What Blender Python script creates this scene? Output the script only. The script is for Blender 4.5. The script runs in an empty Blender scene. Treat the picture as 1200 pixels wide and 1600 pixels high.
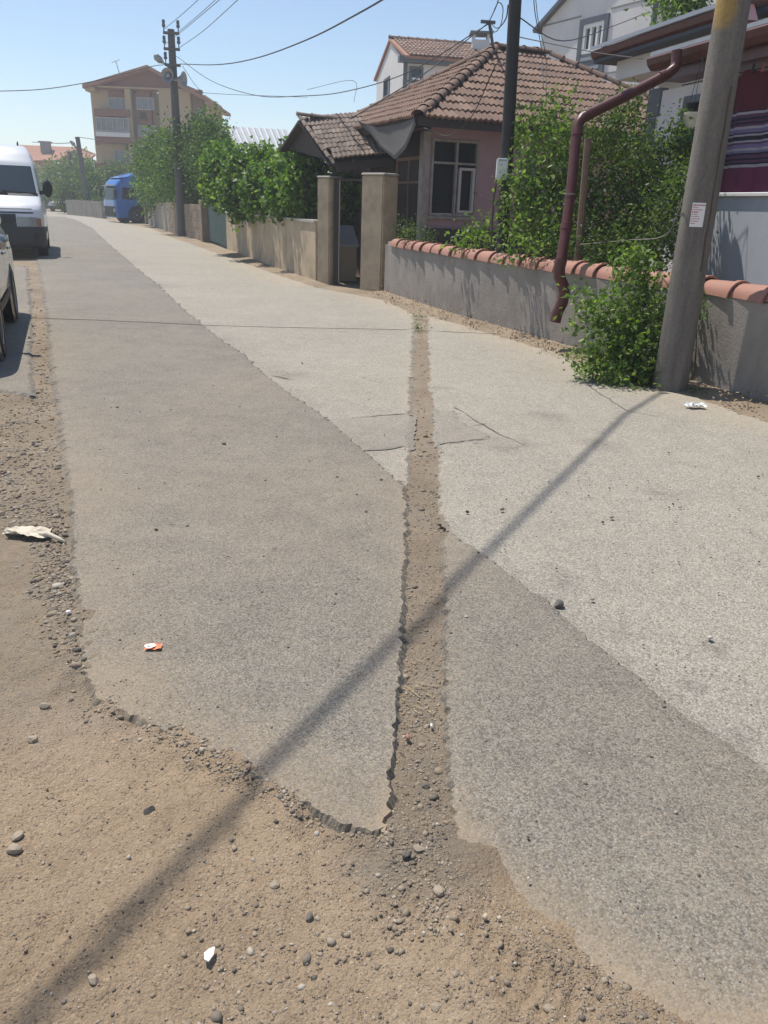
import bpy, bmesh, math, random
import numpy as np
from mathutils import Vector, Matrix, Quaternion
from mathutils.geometry import delaunay_2d_cdt

S = bpy.context.scene
COL = S.collection
rng = np.random.default_rng(7)
random.seed(7)

# ------------------------------------------------------------------ camera
FPX = 1230.0                      # focal length in pixels of the 1200 x 1600 photograph
TH, RO, EYE = math.radians(21.2), math.radians(2.0), 1.35
_f = np.array([0, math.cos(TH), -math.sin(TH)])
_r0 = np.array([1.0, 0, 0]); _u0 = np.cross(_r0, _f)
RI = math.cos(RO) * _r0 + math.sin(RO) * _u0
UP = -math.sin(RO) * _r0 + math.cos(RO) * _u0
cd = bpy.data.cameras.new('camera')
cam = bpy.data.objects.new('camera', cd); COL.objects.link(cam)
cd.sensor_fit = 'VERTICAL'; cd.sensor_height = 36.0; cd.sensor_width = 27.0
cd.lens = 36.0 * FPX / 1600.0
cd.clip_start = 0.05; cd.clip_end = 3000
cam.matrix_world = Matrix(((RI[0], UP[0], -_f[0], 0), (RI[1], UP[1], -_f[1], 0), (RI[2], UP[2], -_f[2], EYE), (0, 0, 0, 1)))
S.camera = cam

# ------------------------------------------------------------------ sky, sun, exposure
SUN_H = np.array([-0.72, 0.69]); SUN_H /= np.linalg.norm(SUN_H)
SUN_E = math.radians(65)
W = bpy.data.worlds.new('World'); S.world = W; W.use_nodes = True
wn = W.node_tree.nodes; wl = W.node_tree.links
sky = wn.new('ShaderNodeTexSky'); sky.sky_type = 'NISHITA'; sky.sun_disc = False
sky.sun_elevation = SUN_E
sky.sun_rotation = math.atan2(SUN_H[0], SUN_H[1])
sky.air_density = 1.0; sky.dust_density = 0.4; sky.ozone_density = 1.6; sky.altitude = 300
wl.new(sky.outputs[0], wn['Background'].inputs[0])
wn['Background'].inputs[1].default_value = 0.118
sl = bpy.data.lights.new('sun', 'SUN'); sl.energy = 4.5; sl.angle = math.radians(0.53); sl.color = (1.0, 0.945, 0.86)
so = bpy.data.objects.new('sun', sl); COL.objects.link(so)
tos = Vector((SUN_H[0] * math.cos(SUN_E), SUN_H[1] * math.cos(SUN_E), math.sin(SUN_E)))
so.rotation_euler = tos.to_track_quat('Z', 'Y').to_euler()
so.location = (0, 0, 60)
S.view_settings.view_transform = 'Standard'; S.view_settings.look = 'None'
S.view_settings.exposure = 0.21; S.view_settings.gamma = 1.0
S.view_settings.use_curve_mapping = False
S.cycles.volume_bounces = 1
S.cycles.max_bounces = 6

# ------------------------------------------------------------------ helpers: where a point of the photograph stands
def ray(px, py):
    return _f * FPX + RI * (px - 600) - UP * (py - 800)
def G(px, py, z=0.0):
    d = ray(px, py); t = (z - EYE) / d[2]
    return np.array([0, 0, EYE]) + t * d
def P(px, py, Y):
    d = ray(px, py); t = Y / d[1]
    return np.array([0, 0, EYE]) + t * d
def V(*a): return np.array(a, float)
def unit(v): v = np.asarray(v, float); return v / np.linalg.norm(v)

class Plane:                      # an upright facade: origin, horizontal direction u, outward normal n
    def __init__(s, o, u):
        s.o = np.array([o[0], o[1], 0.0]); s.u = unit([u[0], u[1], 0]); s.n = np.array([s.u[1], -s.u[0], 0])
    def at(s, px, py):
        d = ray(px, py); c = np.array([0, 0, EYE]); t = ((s.o - c) @ s.n) / (d @ s.n); p = c + t * d
        return (p - s.o) @ s.u, p[2]
    def w(s, a, z, n=0.0): return s.o + s.u * a + s.n * n + np.array([0, 0, z])

# ------------------------------------------------------------------ helpers: value noise
_tab = rng.random(65536)
def _h(i, j, s): return _tab[(i * 7919 + j * 104729 + s * 1301) & 65535]
def vnoise(x, y, s=0):
    xi = np.floor(x).astype(np.int64); yi = np.floor(y).astype(np.int64)
    fx = x - xi; fy = y - yi; fx = fx * fx * (3 - 2 * fx); fy = fy * fy * (3 - 2 * fy)
    a = _h(xi, yi, s); b = _h(xi + 1, yi, s); c = _h(xi, yi + 1, s); d = _h(xi + 1, yi + 1, s)
    return (a + (b - a) * fx) * (1 - fy) + (c + (d - c) * fx) * fy
def fbm(x, y, o=4, s=0):
    r = 0; a = .5; f = 1
    for k in range(o):
        r = r + a * (vnoise(x * f, y * f, s + k) - .5); a *= .5; f *= 2.03
    return r
def sst(a, b, x):
    t = np.clip((x - a) / (b - a), 0, 1); return t * t * (3 - 2 * t)

# ------------------------------------------------------------------ helpers: objects
OFF = {}
def tag(o, label=None, cat=None, group=None, kind=None):
    if label: o['label'] = label
    if cat: o['category'] = cat
    if group: o['group'] = group
    if kind: o['kind'] = kind
    return o
def thing(name, label, cat, loc=(0, 0, 0), rotz=0.0, group=None, local=False):
    o = bpy.data.objects.new(name, None); COL.objects.link(o); o.empty_display_size = .2
    o.location = [float(v) for v in loc]; o.rotation_euler = (0, 0, rotz)
    OFF[o] = np.zeros(3) if local else np.array(loc, float)
    return tag(o, label, cat, group)

class MB:
    def __init__(s): s.v = []; s.f = []
    def add(s, vs, fs):
        b = len(s.v); s.v += [tuple(float(c) for c in v) for v in vs]; s.f += [tuple(i + b for i in f) for f in fs]; return s
    def hexa(s, p):               # p: 8 points, bottom four then top four, each ring counter-clockwise from above
        return s.add(p, [(3, 2, 1, 0), (4, 5, 6, 7), (0, 1, 5, 4), (1, 2, 6, 5), (2, 3, 7, 6), (3, 0, 4, 7)])
    def box(s, x0, x1, y0, y1, z0, z1):
        return s.hexa([(x0, y0, z0), (x1, y0, z0), (x1, y1, z0), (x0, y1, z0), (x0, y0, z1), (x1, y0, z1), (x1, y1, z1), (x0, y1, z1)])
    def pbox(s, pl, a0, a1, z0, z1, n0, n1):
        q = [(a0, n1), (a1, n1), (a1, n0), (a0, n0)]
        return s.hexa([pl.w(a, z0, n) for a, n in q] + [pl.w(a, z1, n) for a, n in q])
    def beam(s, a, b, w, h, up=(0, 0, 1)):
        a = np.array(a, float); b = np.array(b, float); t = unit(b - a); x = unit(np.cross(t, up)); y = np.cross(x, t)
        r = []
        for c in (a, b): r.append([c - x * w / 2 - y * h / 2, c + x * w / 2 - y * h / 2, c + x * w / 2 + y * h / 2, c - x * w / 2 + y * h / 2])
        return s.add(r[0] + r[1], [(3, 2, 1, 0), (4, 5, 6, 7), (0, 1, 5, 4), (1, 2, 6, 5), (2, 3, 7, 6), (3, 0, 4, 7)])
    def tube(s, path, r, n=8, cap=True):
        path = [np.array(p, float) for p in path]; m = len(path)
        rr = [r] * m if np.isscalar(r) else list(r)
        vs = []; fs = []; px = None
        for i, p in enumerate(path):
            t = unit(path[min(i + 1, m - 1)] - path[max(i - 1, 0)])
            if px is None:
                px = unit(np.cross(t, (0, 0, 1) if abs(t[2]) < .9 else (1, 0, 0)))
            else:
                px = unit(px - t * (px @ t))
            py = np.cross(t, px)
            for k in range(n):
                a = 2 * math.pi * k / n; vs.append(p + rr[i] * (px * math.cos(a) + py * math.sin(a)))
        for i in range(m - 1):
            for k in range(n):
                k2 = (k + 1) % n; fs.append((i * n + k, i * n + k2, (i + 1) * n + k2, (i + 1) * n + k))
        if cap: fs.append(tuple(range(n - 1, -1, -1))); fs.append(tuple(range((m - 1) * n, m * n)))
        return s.add(vs, fs)
    def lathe(s, prof, c=(0, 0, 0), axis='z', n=20):
        vs = []; fs = []; m = len(prof)
        for k in range(n):
            a = 2 * math.pi * k / n; ca, sa = math.cos(a), math.sin(a)
            for (r, h) in prof:
                q = {'z': (r * ca, r * sa, h), 'x': (h, r * ca, r * sa), 'y': (r * sa, h, r * ca)}[axis]
                vs.append(np.array(c) + np.array(q))
        for k in range(n):
            for i in range(m - 1):
                a = k * m + i; b = ((k + 1) % n) * m + i; fs.append((a, b, b + 1, a + 1))
        return s.add(vs, fs)
    def grid(s, fn, nu, nv):
        vs = [fn(i / nu, j / nv) for j in range(nv + 1) for i in range(nu + 1)]
        fs = [(j * (nu + 1) + i, j * (nu + 1) + i + 1, (j + 1) * (nu + 1) + i + 1, (j + 1) * (nu + 1) + i) for j in range(nv) for i in range(nu)]
        return s.add(vs, fs)
    def prism(s, pts, d):         # polygon pts swept by vector d
        n = len(pts); a = [np.array(p, float) for p in pts]; b = [p + np.array(d, float) for p in a]
        return s.add(a + b, [tuple(range(n - 1, -1, -1)), tuple(range(n, 2 * n))] + [(i, (i + 1) % n, n + (i + 1) % n, n + i) for i in range(n)])
    def mesh(s, name, mat=None, smooth=False, off=None, bevel=0, seg=1, recalc=True):
        me = bpy.data.meshes.new(name)
        vs = np.array(s.v, float)
        if off is not None: vs = vs - off
        me.from_pydata([tuple(v) for v in vs], [], s.f)
        if recalc or bevel:
            bm = bmesh.new(); bm.from_mesh(me)
            if recalc: bmesh.ops.recalc_face_normals(bm, faces=bm.faces)
            if bevel:
                es = [e for e in bm.edges if e.is_manifold and e.calc_face_angle(0) > .6]
                bmesh.ops.bevel(bm, geom=es, offset=bevel, segments=seg, affect='EDGES', clamp_overlap=True)
            bm.to_mesh(me); bm.free()
        if smooth: me.shade_smooth() if smooth is True else me.set_sharp_from_angle(angle=smooth)
        if mat: me.materials.append(mat)
        return me
    def build(s, name, mat, parent=None, smooth=False, bevel=0, seg=1, label=None, cat=None, group=None, kind=None, recalc=True, local=False):
        if parent is None:
            if kind is None and not local:
                vs = np.array(s.v); off = np.array([vs[:, 0].mean(), vs[:, 1].mean(), vs[:, 2].min()])
            else: off = np.zeros(3)
        else: off = OFF[parent]
        me = s.mesh(name, mat, smooth, off, bevel, seg, recalc)
        o = bpy.data.objects.new(name, me); COL.objects.link(o)
        if parent is None: o.location = off
        else: o.parent = parent
        OFF[o] = off
        return tag(o, label, cat, group, kind)
def inst(me, name, parent, M):
    o = bpy.data.objects.new(name, me); COL.objects.link(o); o.parent = parent; o.matrix_local = M
    return o
def copy_tree(o, parent=None):
    c = o.copy(); COL.objects.link(c); c.parent = parent; OFF[c] = OFF.get(o, np.zeros(3))
    for ch in list(o.children): copy_tree(ch, c)
    return c
SM = math.radians(40)

# ------------------------------------------------------------------ helpers: materials
def mk(name):
    m = bpy.data.materials.new(name); m.use_nodes = True
    return m, m.node_tree, m.node_tree.nodes['Principled BSDF']
def nd(nt, typ, _out=None, _p=None, **kw):
    n = nt.nodes.new(typ)
    for k, v in (_p or {}).items(): setattr(n, k, v)
    for k, v in kw.items():
        key = int(k[1:]) if k[0] == 'i' and k[1:].isdigit() else k
        s = n.inputs[key]
        if isinstance(v, bpy.types.NodeSocket): nt.links.new(v, s)
        else: s.default_value = v
    return n
def c4(c): return (c[0], c[1], c[2], 1.0)
def ramp(nt, fac, stops, interp='LINEAR'):
    r = nt.nodes.new('ShaderNodeValToRGB'); r.color_ramp.interpolation = interp; e = r.color_ramp.elements
    while len(e) < len(stops): e.new(0.5)
    for i, (p, c) in enumerate(stops): e[i].position = p; e[i].color = c4(c) if len(c) == 3 else c
    nt.links.new(fac, r.inputs[0]); return r.outputs[0]
def mixc(nt, fac, a, b, mode='MIX'):
    n = nt.nodes.new('ShaderNodeMix'); n.data_type = 'RGBA'; n.blend_type = mode
    for s, v in ((n.inputs[0], fac), (n.inputs[6], a), (n.inputs[7], b)):
        if isinstance(v, bpy.types.NodeSocket): nt.links.new(v, s)
        elif isinstance(v, (int, float)): s.default_value = v
        else: s.default_value = c4(v)
    return n.outputs[2]
def math_(nt, op, a, b=0.0):
    n = nt.nodes.new('ShaderNodeMath'); n.operation = op
    for i, v in enumerate((a, b)):
        if isinstance(v, bpy.types.NodeSocket): nt.links.new(v, n.inputs[i])
        else: n.inputs[i].default_value = v
    return n.outputs[0]
def coord(nt, scale=(1, 1, 1)):
    t = nt.nodes.new('ShaderNodeTexCoord'); m = nt.nodes.new('ShaderNodeMapping'); m.inputs['Scale'].default_value = scale
    nt.links.new(t.outputs['Object'], m.inputs[0]); return m.outputs[0]
def noise(nt, vec, scale, detail=4, rough=.55):
    return nd(nt, 'ShaderNodeTexNoise', Vector=vec, Scale=scale, Detail=detail, Roughness=rough).outputs[0]
def bumpn(nt, bs, h, strength, dist):
    b = nd(nt, 'ShaderNodeBump', Strength=strength, Distance=dist, Height=h); nt.links.new(b.outputs[0], bs.inputs['Normal'])

def plain(name, c, rough=.6, metal=0.0, var=.15, scale=6.0, bump=0.0, bscale=60, dirt=None, dirt_amt=.5, dirt_scale=2.5, streak=False, spec=.5, coat=0):
    m, nt, b = mk(name)
    vec = coord(nt)
    n1 = noise(nt, vec, scale, 5)
    col = mixc(nt, n1, [x * (1 - var) for x in c], [min(1, x * (1 + var)) for x in c])
    if dirt is not None:
        v2 = coord(nt, (1, 1, .62)) if streak else vec
        n2 = noise(nt, v2, dirt_scale, 6, .65)
        f = ramp(nt, n2, [(.42, (0, 0, 0)), (.72, (1, 1, 1))])
        f = math_(nt, 'MULTIPLY', f, dirt_amt)
        col = mixc(nt, f, col, dirt)
    nt.links.new(col, b.inputs['Base Color'])
    b.inputs['Roughness'].default_value = rough; b.inputs['Metallic'].default_value = metal
    b.inputs['Specular IOR Level'].default_value = spec; b.inputs['Coat Weight'].default_value = coat
    if bump:
        bumpn(nt, b, noise(nt, vec, bscale, 6, .7), bump, .01)
    return m
def leafmat(name, a, b_, c=None):
    m, nt, b = mk(name)
    g = nt.nodes.new('ShaderNodeNewGeometry')
    col = ramp(nt, g.outputs['Random Per Island'], [(0, a), (.75, b_), (1, c or b_)])
    nt.links.new(col, b.inputs['Base Color']); b.inputs['Roughness'].default_value = .5; b.inputs['Specular IOR Level'].default_value = .35
    t = nd(nt, 'ShaderNodeBsdfTranslucent', Color=mixc(nt, 1.0, col, (1.05, 1.15, .45), 'MULTIPLY'))
    mx = nd(nt, 'ShaderNodeMixShader', i0=.45, i1=b.outputs[0], i2=t.outputs[0])
    nt.links.new(mx.outputs[0], nt.nodes['Material Output'].inputs[0])
    return m
def glassm(name, c=(.014, .017, .02), rough=.06, spec=.22):
    m, nt, b = mk(name)
    b.inputs['Base Color'].default_value = c4(c); b.inputs['Roughness'].default_value = rough
    b.inputs['Specular IOR Level'].default_value = spec
    n = noise(nt, coord(nt), 1.3, 2); bumpn(nt, b, n, .08, .02)
    return m

def asphalt_mat(name, dark, light, dust, scale=215., patch=.2, bump=.6):
    m, nt, b = mk(name)
    vec = coord(nt)
    wob = nd(nt, 'ShaderNodeTexNoise', Vector=vec, Scale=scale * 1.3, Detail=3); wv = nd(nt, 'ShaderNodeVectorMath', _p={'operation': 'MULTIPLY_ADD'}, i0=wob.outputs['Color'], i1=(.008, .008, .008), i2=vec).outputs[0]
    vo = nd(nt, 'ShaderNodeTexVoronoi', Vector=wv, Scale=scale)
    vo2 = nd(nt, 'ShaderNodeTexVoronoi', Vector=wv, Scale=scale * .5)
    sep = nd(nt, 'ShaderNodeSeparateColor', i0=vo.outputs['Color']); sep2 = nd(nt, 'ShaderNodeSeparateColor', i0=vo2.outputs['Color'])
    mid = [(p + q) / 2 for p, q in zip(dark, light)]
    c1 = ramp(nt, sep.outputs[0], [(0, dark), (.3, mid), (.8, light), (1, [min(1, x * 1.25) for x in light])])
    c2 = ramp(nt, sep2.outputs[1], [(0, [x * .8 for x in dark]), (.45, mid), (1, [x * 1.05 for x in light])])
    col = mixc(nt, .22, c1, c2)
    gap = ramp(nt, vo.outputs['Distance'], [(.35, (1, 1, 1)), (.75, (.55, .54, .52))]); col = mixc(nt, .8, col, gap, 'MULTIPLY')
    n1 = noise(nt, vec, .9, 6, .6); n2 = noise(nt, vec, 5.5, 6, .65); n3 = noise(nt, vec, 38, 5, .7)
    pf = math_(nt, 'ADD', math_(nt, 'MULTIPLY', n1, .5), math_(nt, 'MULTIPLY', n2, .5))
    sh = ramp(nt, pf, [(.3, [1 - patch] * 3), (.7, [1 + patch] * 3)])
    col = mixc(nt, 1.0, col, sh, 'MULTIPLY')
    at = nd(nt, 'ShaderNodeAttribute', _p={'attribute_name': 'dust'})
    df = math_(nt, 'ADD', at.outputs['Fac'], math_(nt, 'MULTIPLY', math_(nt, 'SUBTRACT', n2, .5), .55))
    df = math_(nt, 'ADD', df, math_(nt, 'MULTIPLY', math_(nt, 'SUBTRACT', n3, .5), 1.1))
    df = math_(nt, 'ADD', df, math_(nt, 'MULTIPLY', math_(nt, 'SUBTRACT', sep.outputs[2], .5), .5))
    df = ramp(nt, math_(nt, 'MULTIPLY', df, .5), [(.06, (0, 0, 0)), (.5, (.62,) * 3), (.82, (.98,) * 3)])
    col = mixc(nt, df, col, dust)
    at2 = nd(nt, 'ShaderNodeAttribute', _p={'attribute_name': 'stain'})
    sf = math_(nt, 'MULTIPLY', at2.outputs['Fac'], ramp(nt, n3, [(.40, (.08,) * 3), (.60, (.9,) * 3)]))
    col = mixc(nt, sf, col, [x * .55 for x in dark])
    nt.links.new(col, b.inputs['Base Color']); b.inputs['Roughness'].default_value = .85; b.inputs['Specular IOR Level'].default_value = .3
    n4 = noise(nt, vec, scale * 1.6, 4, .7)
    h = math_(nt, 'ADD', math_(nt, 'MULTIPLY', vo.outputs['Distance'], -.45), math_(nt, 'MULTIPLY', vo2.outputs['Distance'], -.35))
    h = math_(nt, 'ADD', h, math_(nt, 'ADD', math_(nt, 'MULTIPLY', n3, .8), math_(nt, 'MULTIPLY', n4, 1.1)))
    h = math_(nt, 'MULTIPLY', h, math_(nt, 'SUBTRACT', 1.0, math_(nt, 'MULTIPLY', df, .75)))
    bumpn(nt, b, h, bump, .006)
    return m

M = {}
M['asphalt'] = asphalt_mat('asphalt_new', (.10, .093, .081), (.345, .315, .268), (.335, .258, .172))
M['asphalt_old'] = asphalt_mat('asphalt_old', (.21, .195, .165), (.48, .442, .375), (.42, .345, .25), scale=175, patch=.12, bump=.65)
M['asphalt_patch'] = asphalt_mat('asphalt_patch', (.21, .195, .168), (.42, .385, .33), (.30, .23, .16), scale=190)
def dirt_mat():
    m, nt, b = mk('dirt')
    vec = coord(nt)
    n1 = noise(nt, vec, 1.4, 6, .6); n2 = noise(nt, vec, 14, 6, .7); n3 = noise(nt, vec, 170, 5, .8)
    vo = nd(nt, 'ShaderNodeTexVoronoi', Vector=vec, Scale=160.)
    f = math_(nt, 'ADD', math_(nt, 'MULTIPLY', n1, .5), math_(nt, 'ADD', math_(nt, 'MULTIPLY', n2, .3), math_(nt, 'MULTIPLY', n3, .2)))
    col = ramp(nt, f, [(.3, (.28, .198, .126)), (.5, (.415, .312, .208)), (.72, (.50, .39, .275))])
    ga_ = nd(nt, 'ShaderNodeAttribute', _p={'attribute_name': 'grey'}); gcol = ramp(nt, f, [(.3, (.15, .122, .092)), (.5, (.25, .208, .158)), (.72, (.34, .295, .235))])
    col = mixc(nt, math_(nt, 'MULTIPLY', ga_.outputs['Fac'], ramp(nt, n2, [(.3, (.45,) * 3), (.6, (1, 1, 1))])), col, gcol)
    sp = nd(nt, 'ShaderNodeSeparateColor', i0=vo.outputs['Color'])
    g = ramp(nt, sp.outputs[0], [(.0, (.72, .72, .75)), (.2, (1, 1, 1)), (.85, (1, 1, 1)), (1, (1.2, 1.2, 1.22))])
    col = mixc(nt, 1.0, col, g, 'MULTIPLY')
    nt.links.new(col, b.inputs['Base Color']); b.inputs['Roughness'].default_value = .95; b.inputs['Specular IOR Level'].default_value = .15
    h = math_(nt, 'ADD', math_(nt, 'MULTIPLY', n2, 1.4), math_(nt, 'ADD', n3, math_(nt, 'MULTIPLY', vo.outputs['Distance'], -.5)))
    bumpn(nt, b, h, .95, .008)
    return m
M['dirt'] = dirt_mat()
def island_mat(name, stops, rough=.85, bump=.3, bs=200):
    m, nt, b = mk(name); g = nt.nodes.new('ShaderNodeNewGeometry')
    col = ramp(nt, g.outputs['Random Per Island'], stops)
    n = noise(nt, coord(nt), bs, 4); col = mixc(nt, n, mixc(nt, 1.0, col, (.75, .75, .75), 'MULTIPLY'), col)
    nt.links.new(col, b.inputs['Base Color']); b.inputs['Roughness'].default_value = rough
    bumpn(nt, b, n, bump, .003)
    return m
M['gravel'] = island_mat('gravel', [(0, (.11, .095, .08)), (.2, (.23, .19, .145)), (.6, (.31, .24, .165)), (.9, (.36, .30, .23)), (1, (.48, .43, .36))])
M['chips'] = island_mat('chips', [(0, (.06, .056, .05)), (.35, (.2, .18, .155)), (.8, (.38, .34, .29)), (1, (.65, .6, .54))])
M['plaster'] = plain('grey_plaster', (.315, .282, .248), .9, var=.18, scale=3, bump=.8, bscale=42, dirt=(.165, .145, .125), dirt_amt=.7, dirt_scale=2.6, streak=True)
M['tan_plaster'] = plain('tan_plaster', (.50, .395, .265), .9, var=.22, scale=2.2, bump=.4, bscale=45, dirt=(.19, .14, .10), dirt_amt=.6, dirt_scale=2.6)
M['blocks'] = plain('brown_block', (.27, .20, .14), .95, var=.28, scale=5, bump=.5, bscale=40, dirt=(.12, .09, .07), dirt_amt=.55, streak=True)
M['conc'] = plain('concrete_wall', (.30, .265, .22), .9, var=.2, scale=3, bump=.3, bscale=30, dirt=(.15, .12, .1), dirt_amt=.6, streak=True)
M['captile'] = plain('cap_tile', (.37, .18, .13), .75, var=.2, scale=5, bump=.15, bscale=90, dirt=(.30, .17, .13), dirt_amt=.5, dirt_scale=5)
M['mortar'] = plain('mortar', (.40, .37, .33), .95, bump=.4)
def tilemat(name, stops):
    m, nt, b = mk(name)
    oi = nt.nodes.new('ShaderNodeObjectInfo'); g = nt.nodes.new('ShaderNodeNewGeometry')
    r = math_(nt, 'FRACT', math_(nt, 'ADD', oi.outputs['Random'], g.outputs['Random Per Island']))
    col = ramp(nt, r, stops); n = noise(nt, coord(nt), 16, 5, .7)
    col = mixc(nt, ramp(nt, n, [(.4, (0, 0, 0)), (.75, (.75,) * 3)]), col, (.13, .10, .085))
    nt.links.new(col, b.inputs['Base Color']); b.inputs['Roughness'].default_value = .85
    bumpn(nt, b, n, .3, .006); return m
M['rooftile'] = tilemat('roof_tile', [(0, (.15, .085, .06)), (.5, (.215, .122, .082)), (1, (.28, .175, .122))])
M['rooftile_b'] = tilemat('roof_tile_brown', [(0, (.13, .095, .075)), (.5, (.2, .145, .112)), (1, (.27, .205, .165))])
M['farroof'] = plain('far_roof', (.36, .18, .12), .9, var=.3, scale=3, bump=.3, bscale=12)
M['pink'] = plain('pink_wall', (.39, .255, .275), .85, var=.12, scale=2, bump=.15, dirt=(.25, .15, .15), dirt_amt=.35, streak=True)
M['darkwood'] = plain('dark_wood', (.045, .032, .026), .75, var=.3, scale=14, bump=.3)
M['wood'] = plain('weathered_wood', (.21, .14, .095), .85, var=.3, scale=18, bump=.3)
M['oldwhite'] = plain('old_white_frame', (.31, .28, .25), .6, var=.2, dirt=(.16, .12, .1), dirt_amt=.7, dirt_scale=8)
M['whiteframe'] = plain('white_frame', (.78, .78, .76), .4, var=.04)
M['glass'] = glassm('dark_glass'); M['glassb'] = glassm('bluish_glass', (.06, .08, .10), .1)
M['curtain'] = plain('curtain', (.36, .36, .36), .9, var=.25, scale=9)
M['white'] = plain('white_render', (.70, .68, .66), .85, var=.06, scale=1.2, bump=.12, dirt=(.5, .47, .44), dirt_amt=.35, streak=True)
M['white2'] = plain('white_render_b', (.66, .64, .62), .85, var=.05, scale=1, dirt=(.48, .45, .43), dirt_amt=.3, streak=True)
M['greyframe'] = plain('grey_frame', (.10, .11, .125), .5, var=.1)
M['greyrender'] = plain('grey_render', (.27, .265, .26), .85, var=.15, bump=.2, dirt=(.17, .16, .15), dirt_amt=.5)
M['cream'] = plain('cream_render', (.50, .385, .235), .9, var=.07, scale=.6, dirt=(.45, .35, .24), dirt_amt=.3, dirt_scale=.6, streak=True)
M['brown'] = plain('brown_render', (.26, .125, .085), .9, var=.1, scale=.7)
M['maroon'] = plain('maroon_paint', (.088, .019, .015), .42, var=.2, scale=6, dirt=(.12, .055, .042), dirt_amt=.45, dirt_scale=12)
M['navy'] = plain('dark_soffit', (.045, .05, .065), .7, var=.15)
M['sheet'] = plain('grey_sheet', (.34, .35, .37), .4, metal=.3, var=.12)
M['paleblue'] = plain('pale_render', (.47, .49, .53), .85, var=.08, bump=.3, bscale=70, dirt=(.36, .35, .35), dirt_amt=.3, streak=True)
M['valley'] = plain('grey_cement', (.11, .105, .10), .9, var=.2, bump=.3, dirt=(.09, .085, .08), dirt_amt=.5)
M['darkbase'] = plain('dark_base', (.06, .052, .045), .95, var=.3, bump=.4)
M['litter'] = island_mat('leaf_litter', [(0, (.14, .09, .05)), (.5, (.30, .21, .12)), (1, (.42, .33, .2))])
M['sash'] = plain('pale_sash', (.46, .42, .41), .6, var=.1)
M['glasscurt'] = plain('curtained_glass', (.24, .26, .27), .2, var=.6, scale=1.1)
M['zinc'] = plain('zinc_sheet', (.42, .44, .45), .5, metal=.2, var=.15, scale=2, dirt=(.3, .27, .24), dirt_amt=.4)
M['blackpole'] = plain('tarred_pole', (.022, .019, .018), .6, var=.3, scale=10, bump=.3)
M['farpole'] = plain('grey_pole', (.11, .105, .10), .8, var=.2)
M['black'] = plain('black_rubber', (.014, .014, .015), .6, var=.1)
M['metal'] = plain('grey_metal', (.34, .34, .34), .45, metal=.6, var=.1)
M['rust'] = plain('rusty_metal', (.085, .055, .042), .7, var=.4, scale=12, bump=.2)
M['boxwhite'] = plain('box_plastic', (.70, .71, .70), .45, var=.05, dirt=(.5, .48, .44), dirt_amt=.4, dirt_scale=7)
M['paper'] = plain('paper', (.80, .78, .76), .8, var=.05, scale=20)
M['red_print'] = plain('red_print', (.50, .13, .14), .8)
M['vanpaint'] = plain('white_car_paint', (.74, .75, .76), .28, var=.02, coat=.6)
M['vangrey'] = plain('dark_bumper', (.035, .037, .042), .6, var=.15)
M['silver'] = plain('silver_paint', (.34, .34, .33), .22, metal=.7, var=.05, coat=.6)
M['blue'] = plain('blue_paint', (.012, .13, .45), .25, var=.05, coat=.6)
M['lamp'] = plain('lamp_glass', (.30, .30, .29), .15, var=.75, scale=22, spec=.8)
M['orange'] = plain('orange_lens', (.36, .17, .11), .2)
M['chrome'] = plain('chrome', (.62, .62, .63), .15, metal=1)
M['green_gate'] = plain('green_gate', (.055, .105, .09), .55, var=.2, streak=True, dirt=(.03, .05, .045), dirt_amt=.6)
M['bark'] = plain('bark', (.10, .075, .055), .9, var=.3, scale=20, bump=.4)
M['stem'] = plain('green_stem', (.13, .12, .06), .8, var=.3, scale=20)
M['leaf_bright'] = leafmat('leaf_bright', (.06, .12, .028), (.19, .30, .068), (.34, .43, .13))
M['leaf_shrub'] = leafmat('leaf_shrub', (.035, .075, .02), (.11, .18, .045), (.22, .28, .08))
M['leaf_tree'] = leafmat('leaf_tree', (.04, .09, .026), (.11, .19, .05), (.20, .27, .075))
M['leaf_vine'] = leafmat('leaf_vine', (.045, .105, .025), (.15, .26, .055), (.30, .40, .11))
M['leaf_far'] = leafmat('leaf_far', (.05, .095, .03), (.12, .18, .05), (.24, .26, .07))
M['straw'] = plain('straw', (.5, .40, .22), .8)
M['cloth'] = plain('dusty_cloth', (.62, .55, .44), .9, var=.15, scale=14)
M['sandy'] = plain('sandy_stone', (.46, .38, .28), .9, var=.2, scale=40)
M['whitecard'] = plain('white_card', (.80, .77, .70), .8, var=.04)
M['foil'] = plain('wrapper_orange', (.80, .24, .10), .4)
M['cable'] = plain('cable', (.02, .02, .021), .6)
M['cream_pot'] = plain('cream_pot', (.62, .58, .48), .6); M['green_pot'] = plain('green_pot', (.02, .10, .06), .5)

# ================================================================== THE GROUND
def seglen(poly): return np.linalg.norm(np.diff(poly, axis=0), axis=1)
def dist_to_path(x, y, path):     # distance to a polyline and the position along it
    best = np.full(x.shape, 1e9); along = np.zeros(x.shape); acc = 0
    for a, b in zip(path[:-1], path[1:]):
        d = b - a; L = np.hypot(*d)
        t = np.clip(((x - a[0]) * d[0] + (y - a[1]) * d[1]) / (L * L), 0, 1)
        q = np.hypot(x - a[0] - t * d[0], y - a[1] - t * d[1])
        k = q < best; best = np.where(k, q, best); along = np.where(k, acc + t * L, along); acc += L
    return best, along
def gp(pts): return np.array([G(*p)[:2] for p in pts])
WALL = np.array([(3.75, 4.3), (2.98, 6.1), (1.87, 8.6), (.79, 11.14), (.36, 12.3), (-.13, 13.72)])
LWALL = np.array([(-1.43, 15.26), (-2.84, 18.85), (-4.95, 24.65)])
BACKW = np.array([(-6.65, 29.27), (-9.93, 36.9), (-14.54, 49.4)])
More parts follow.
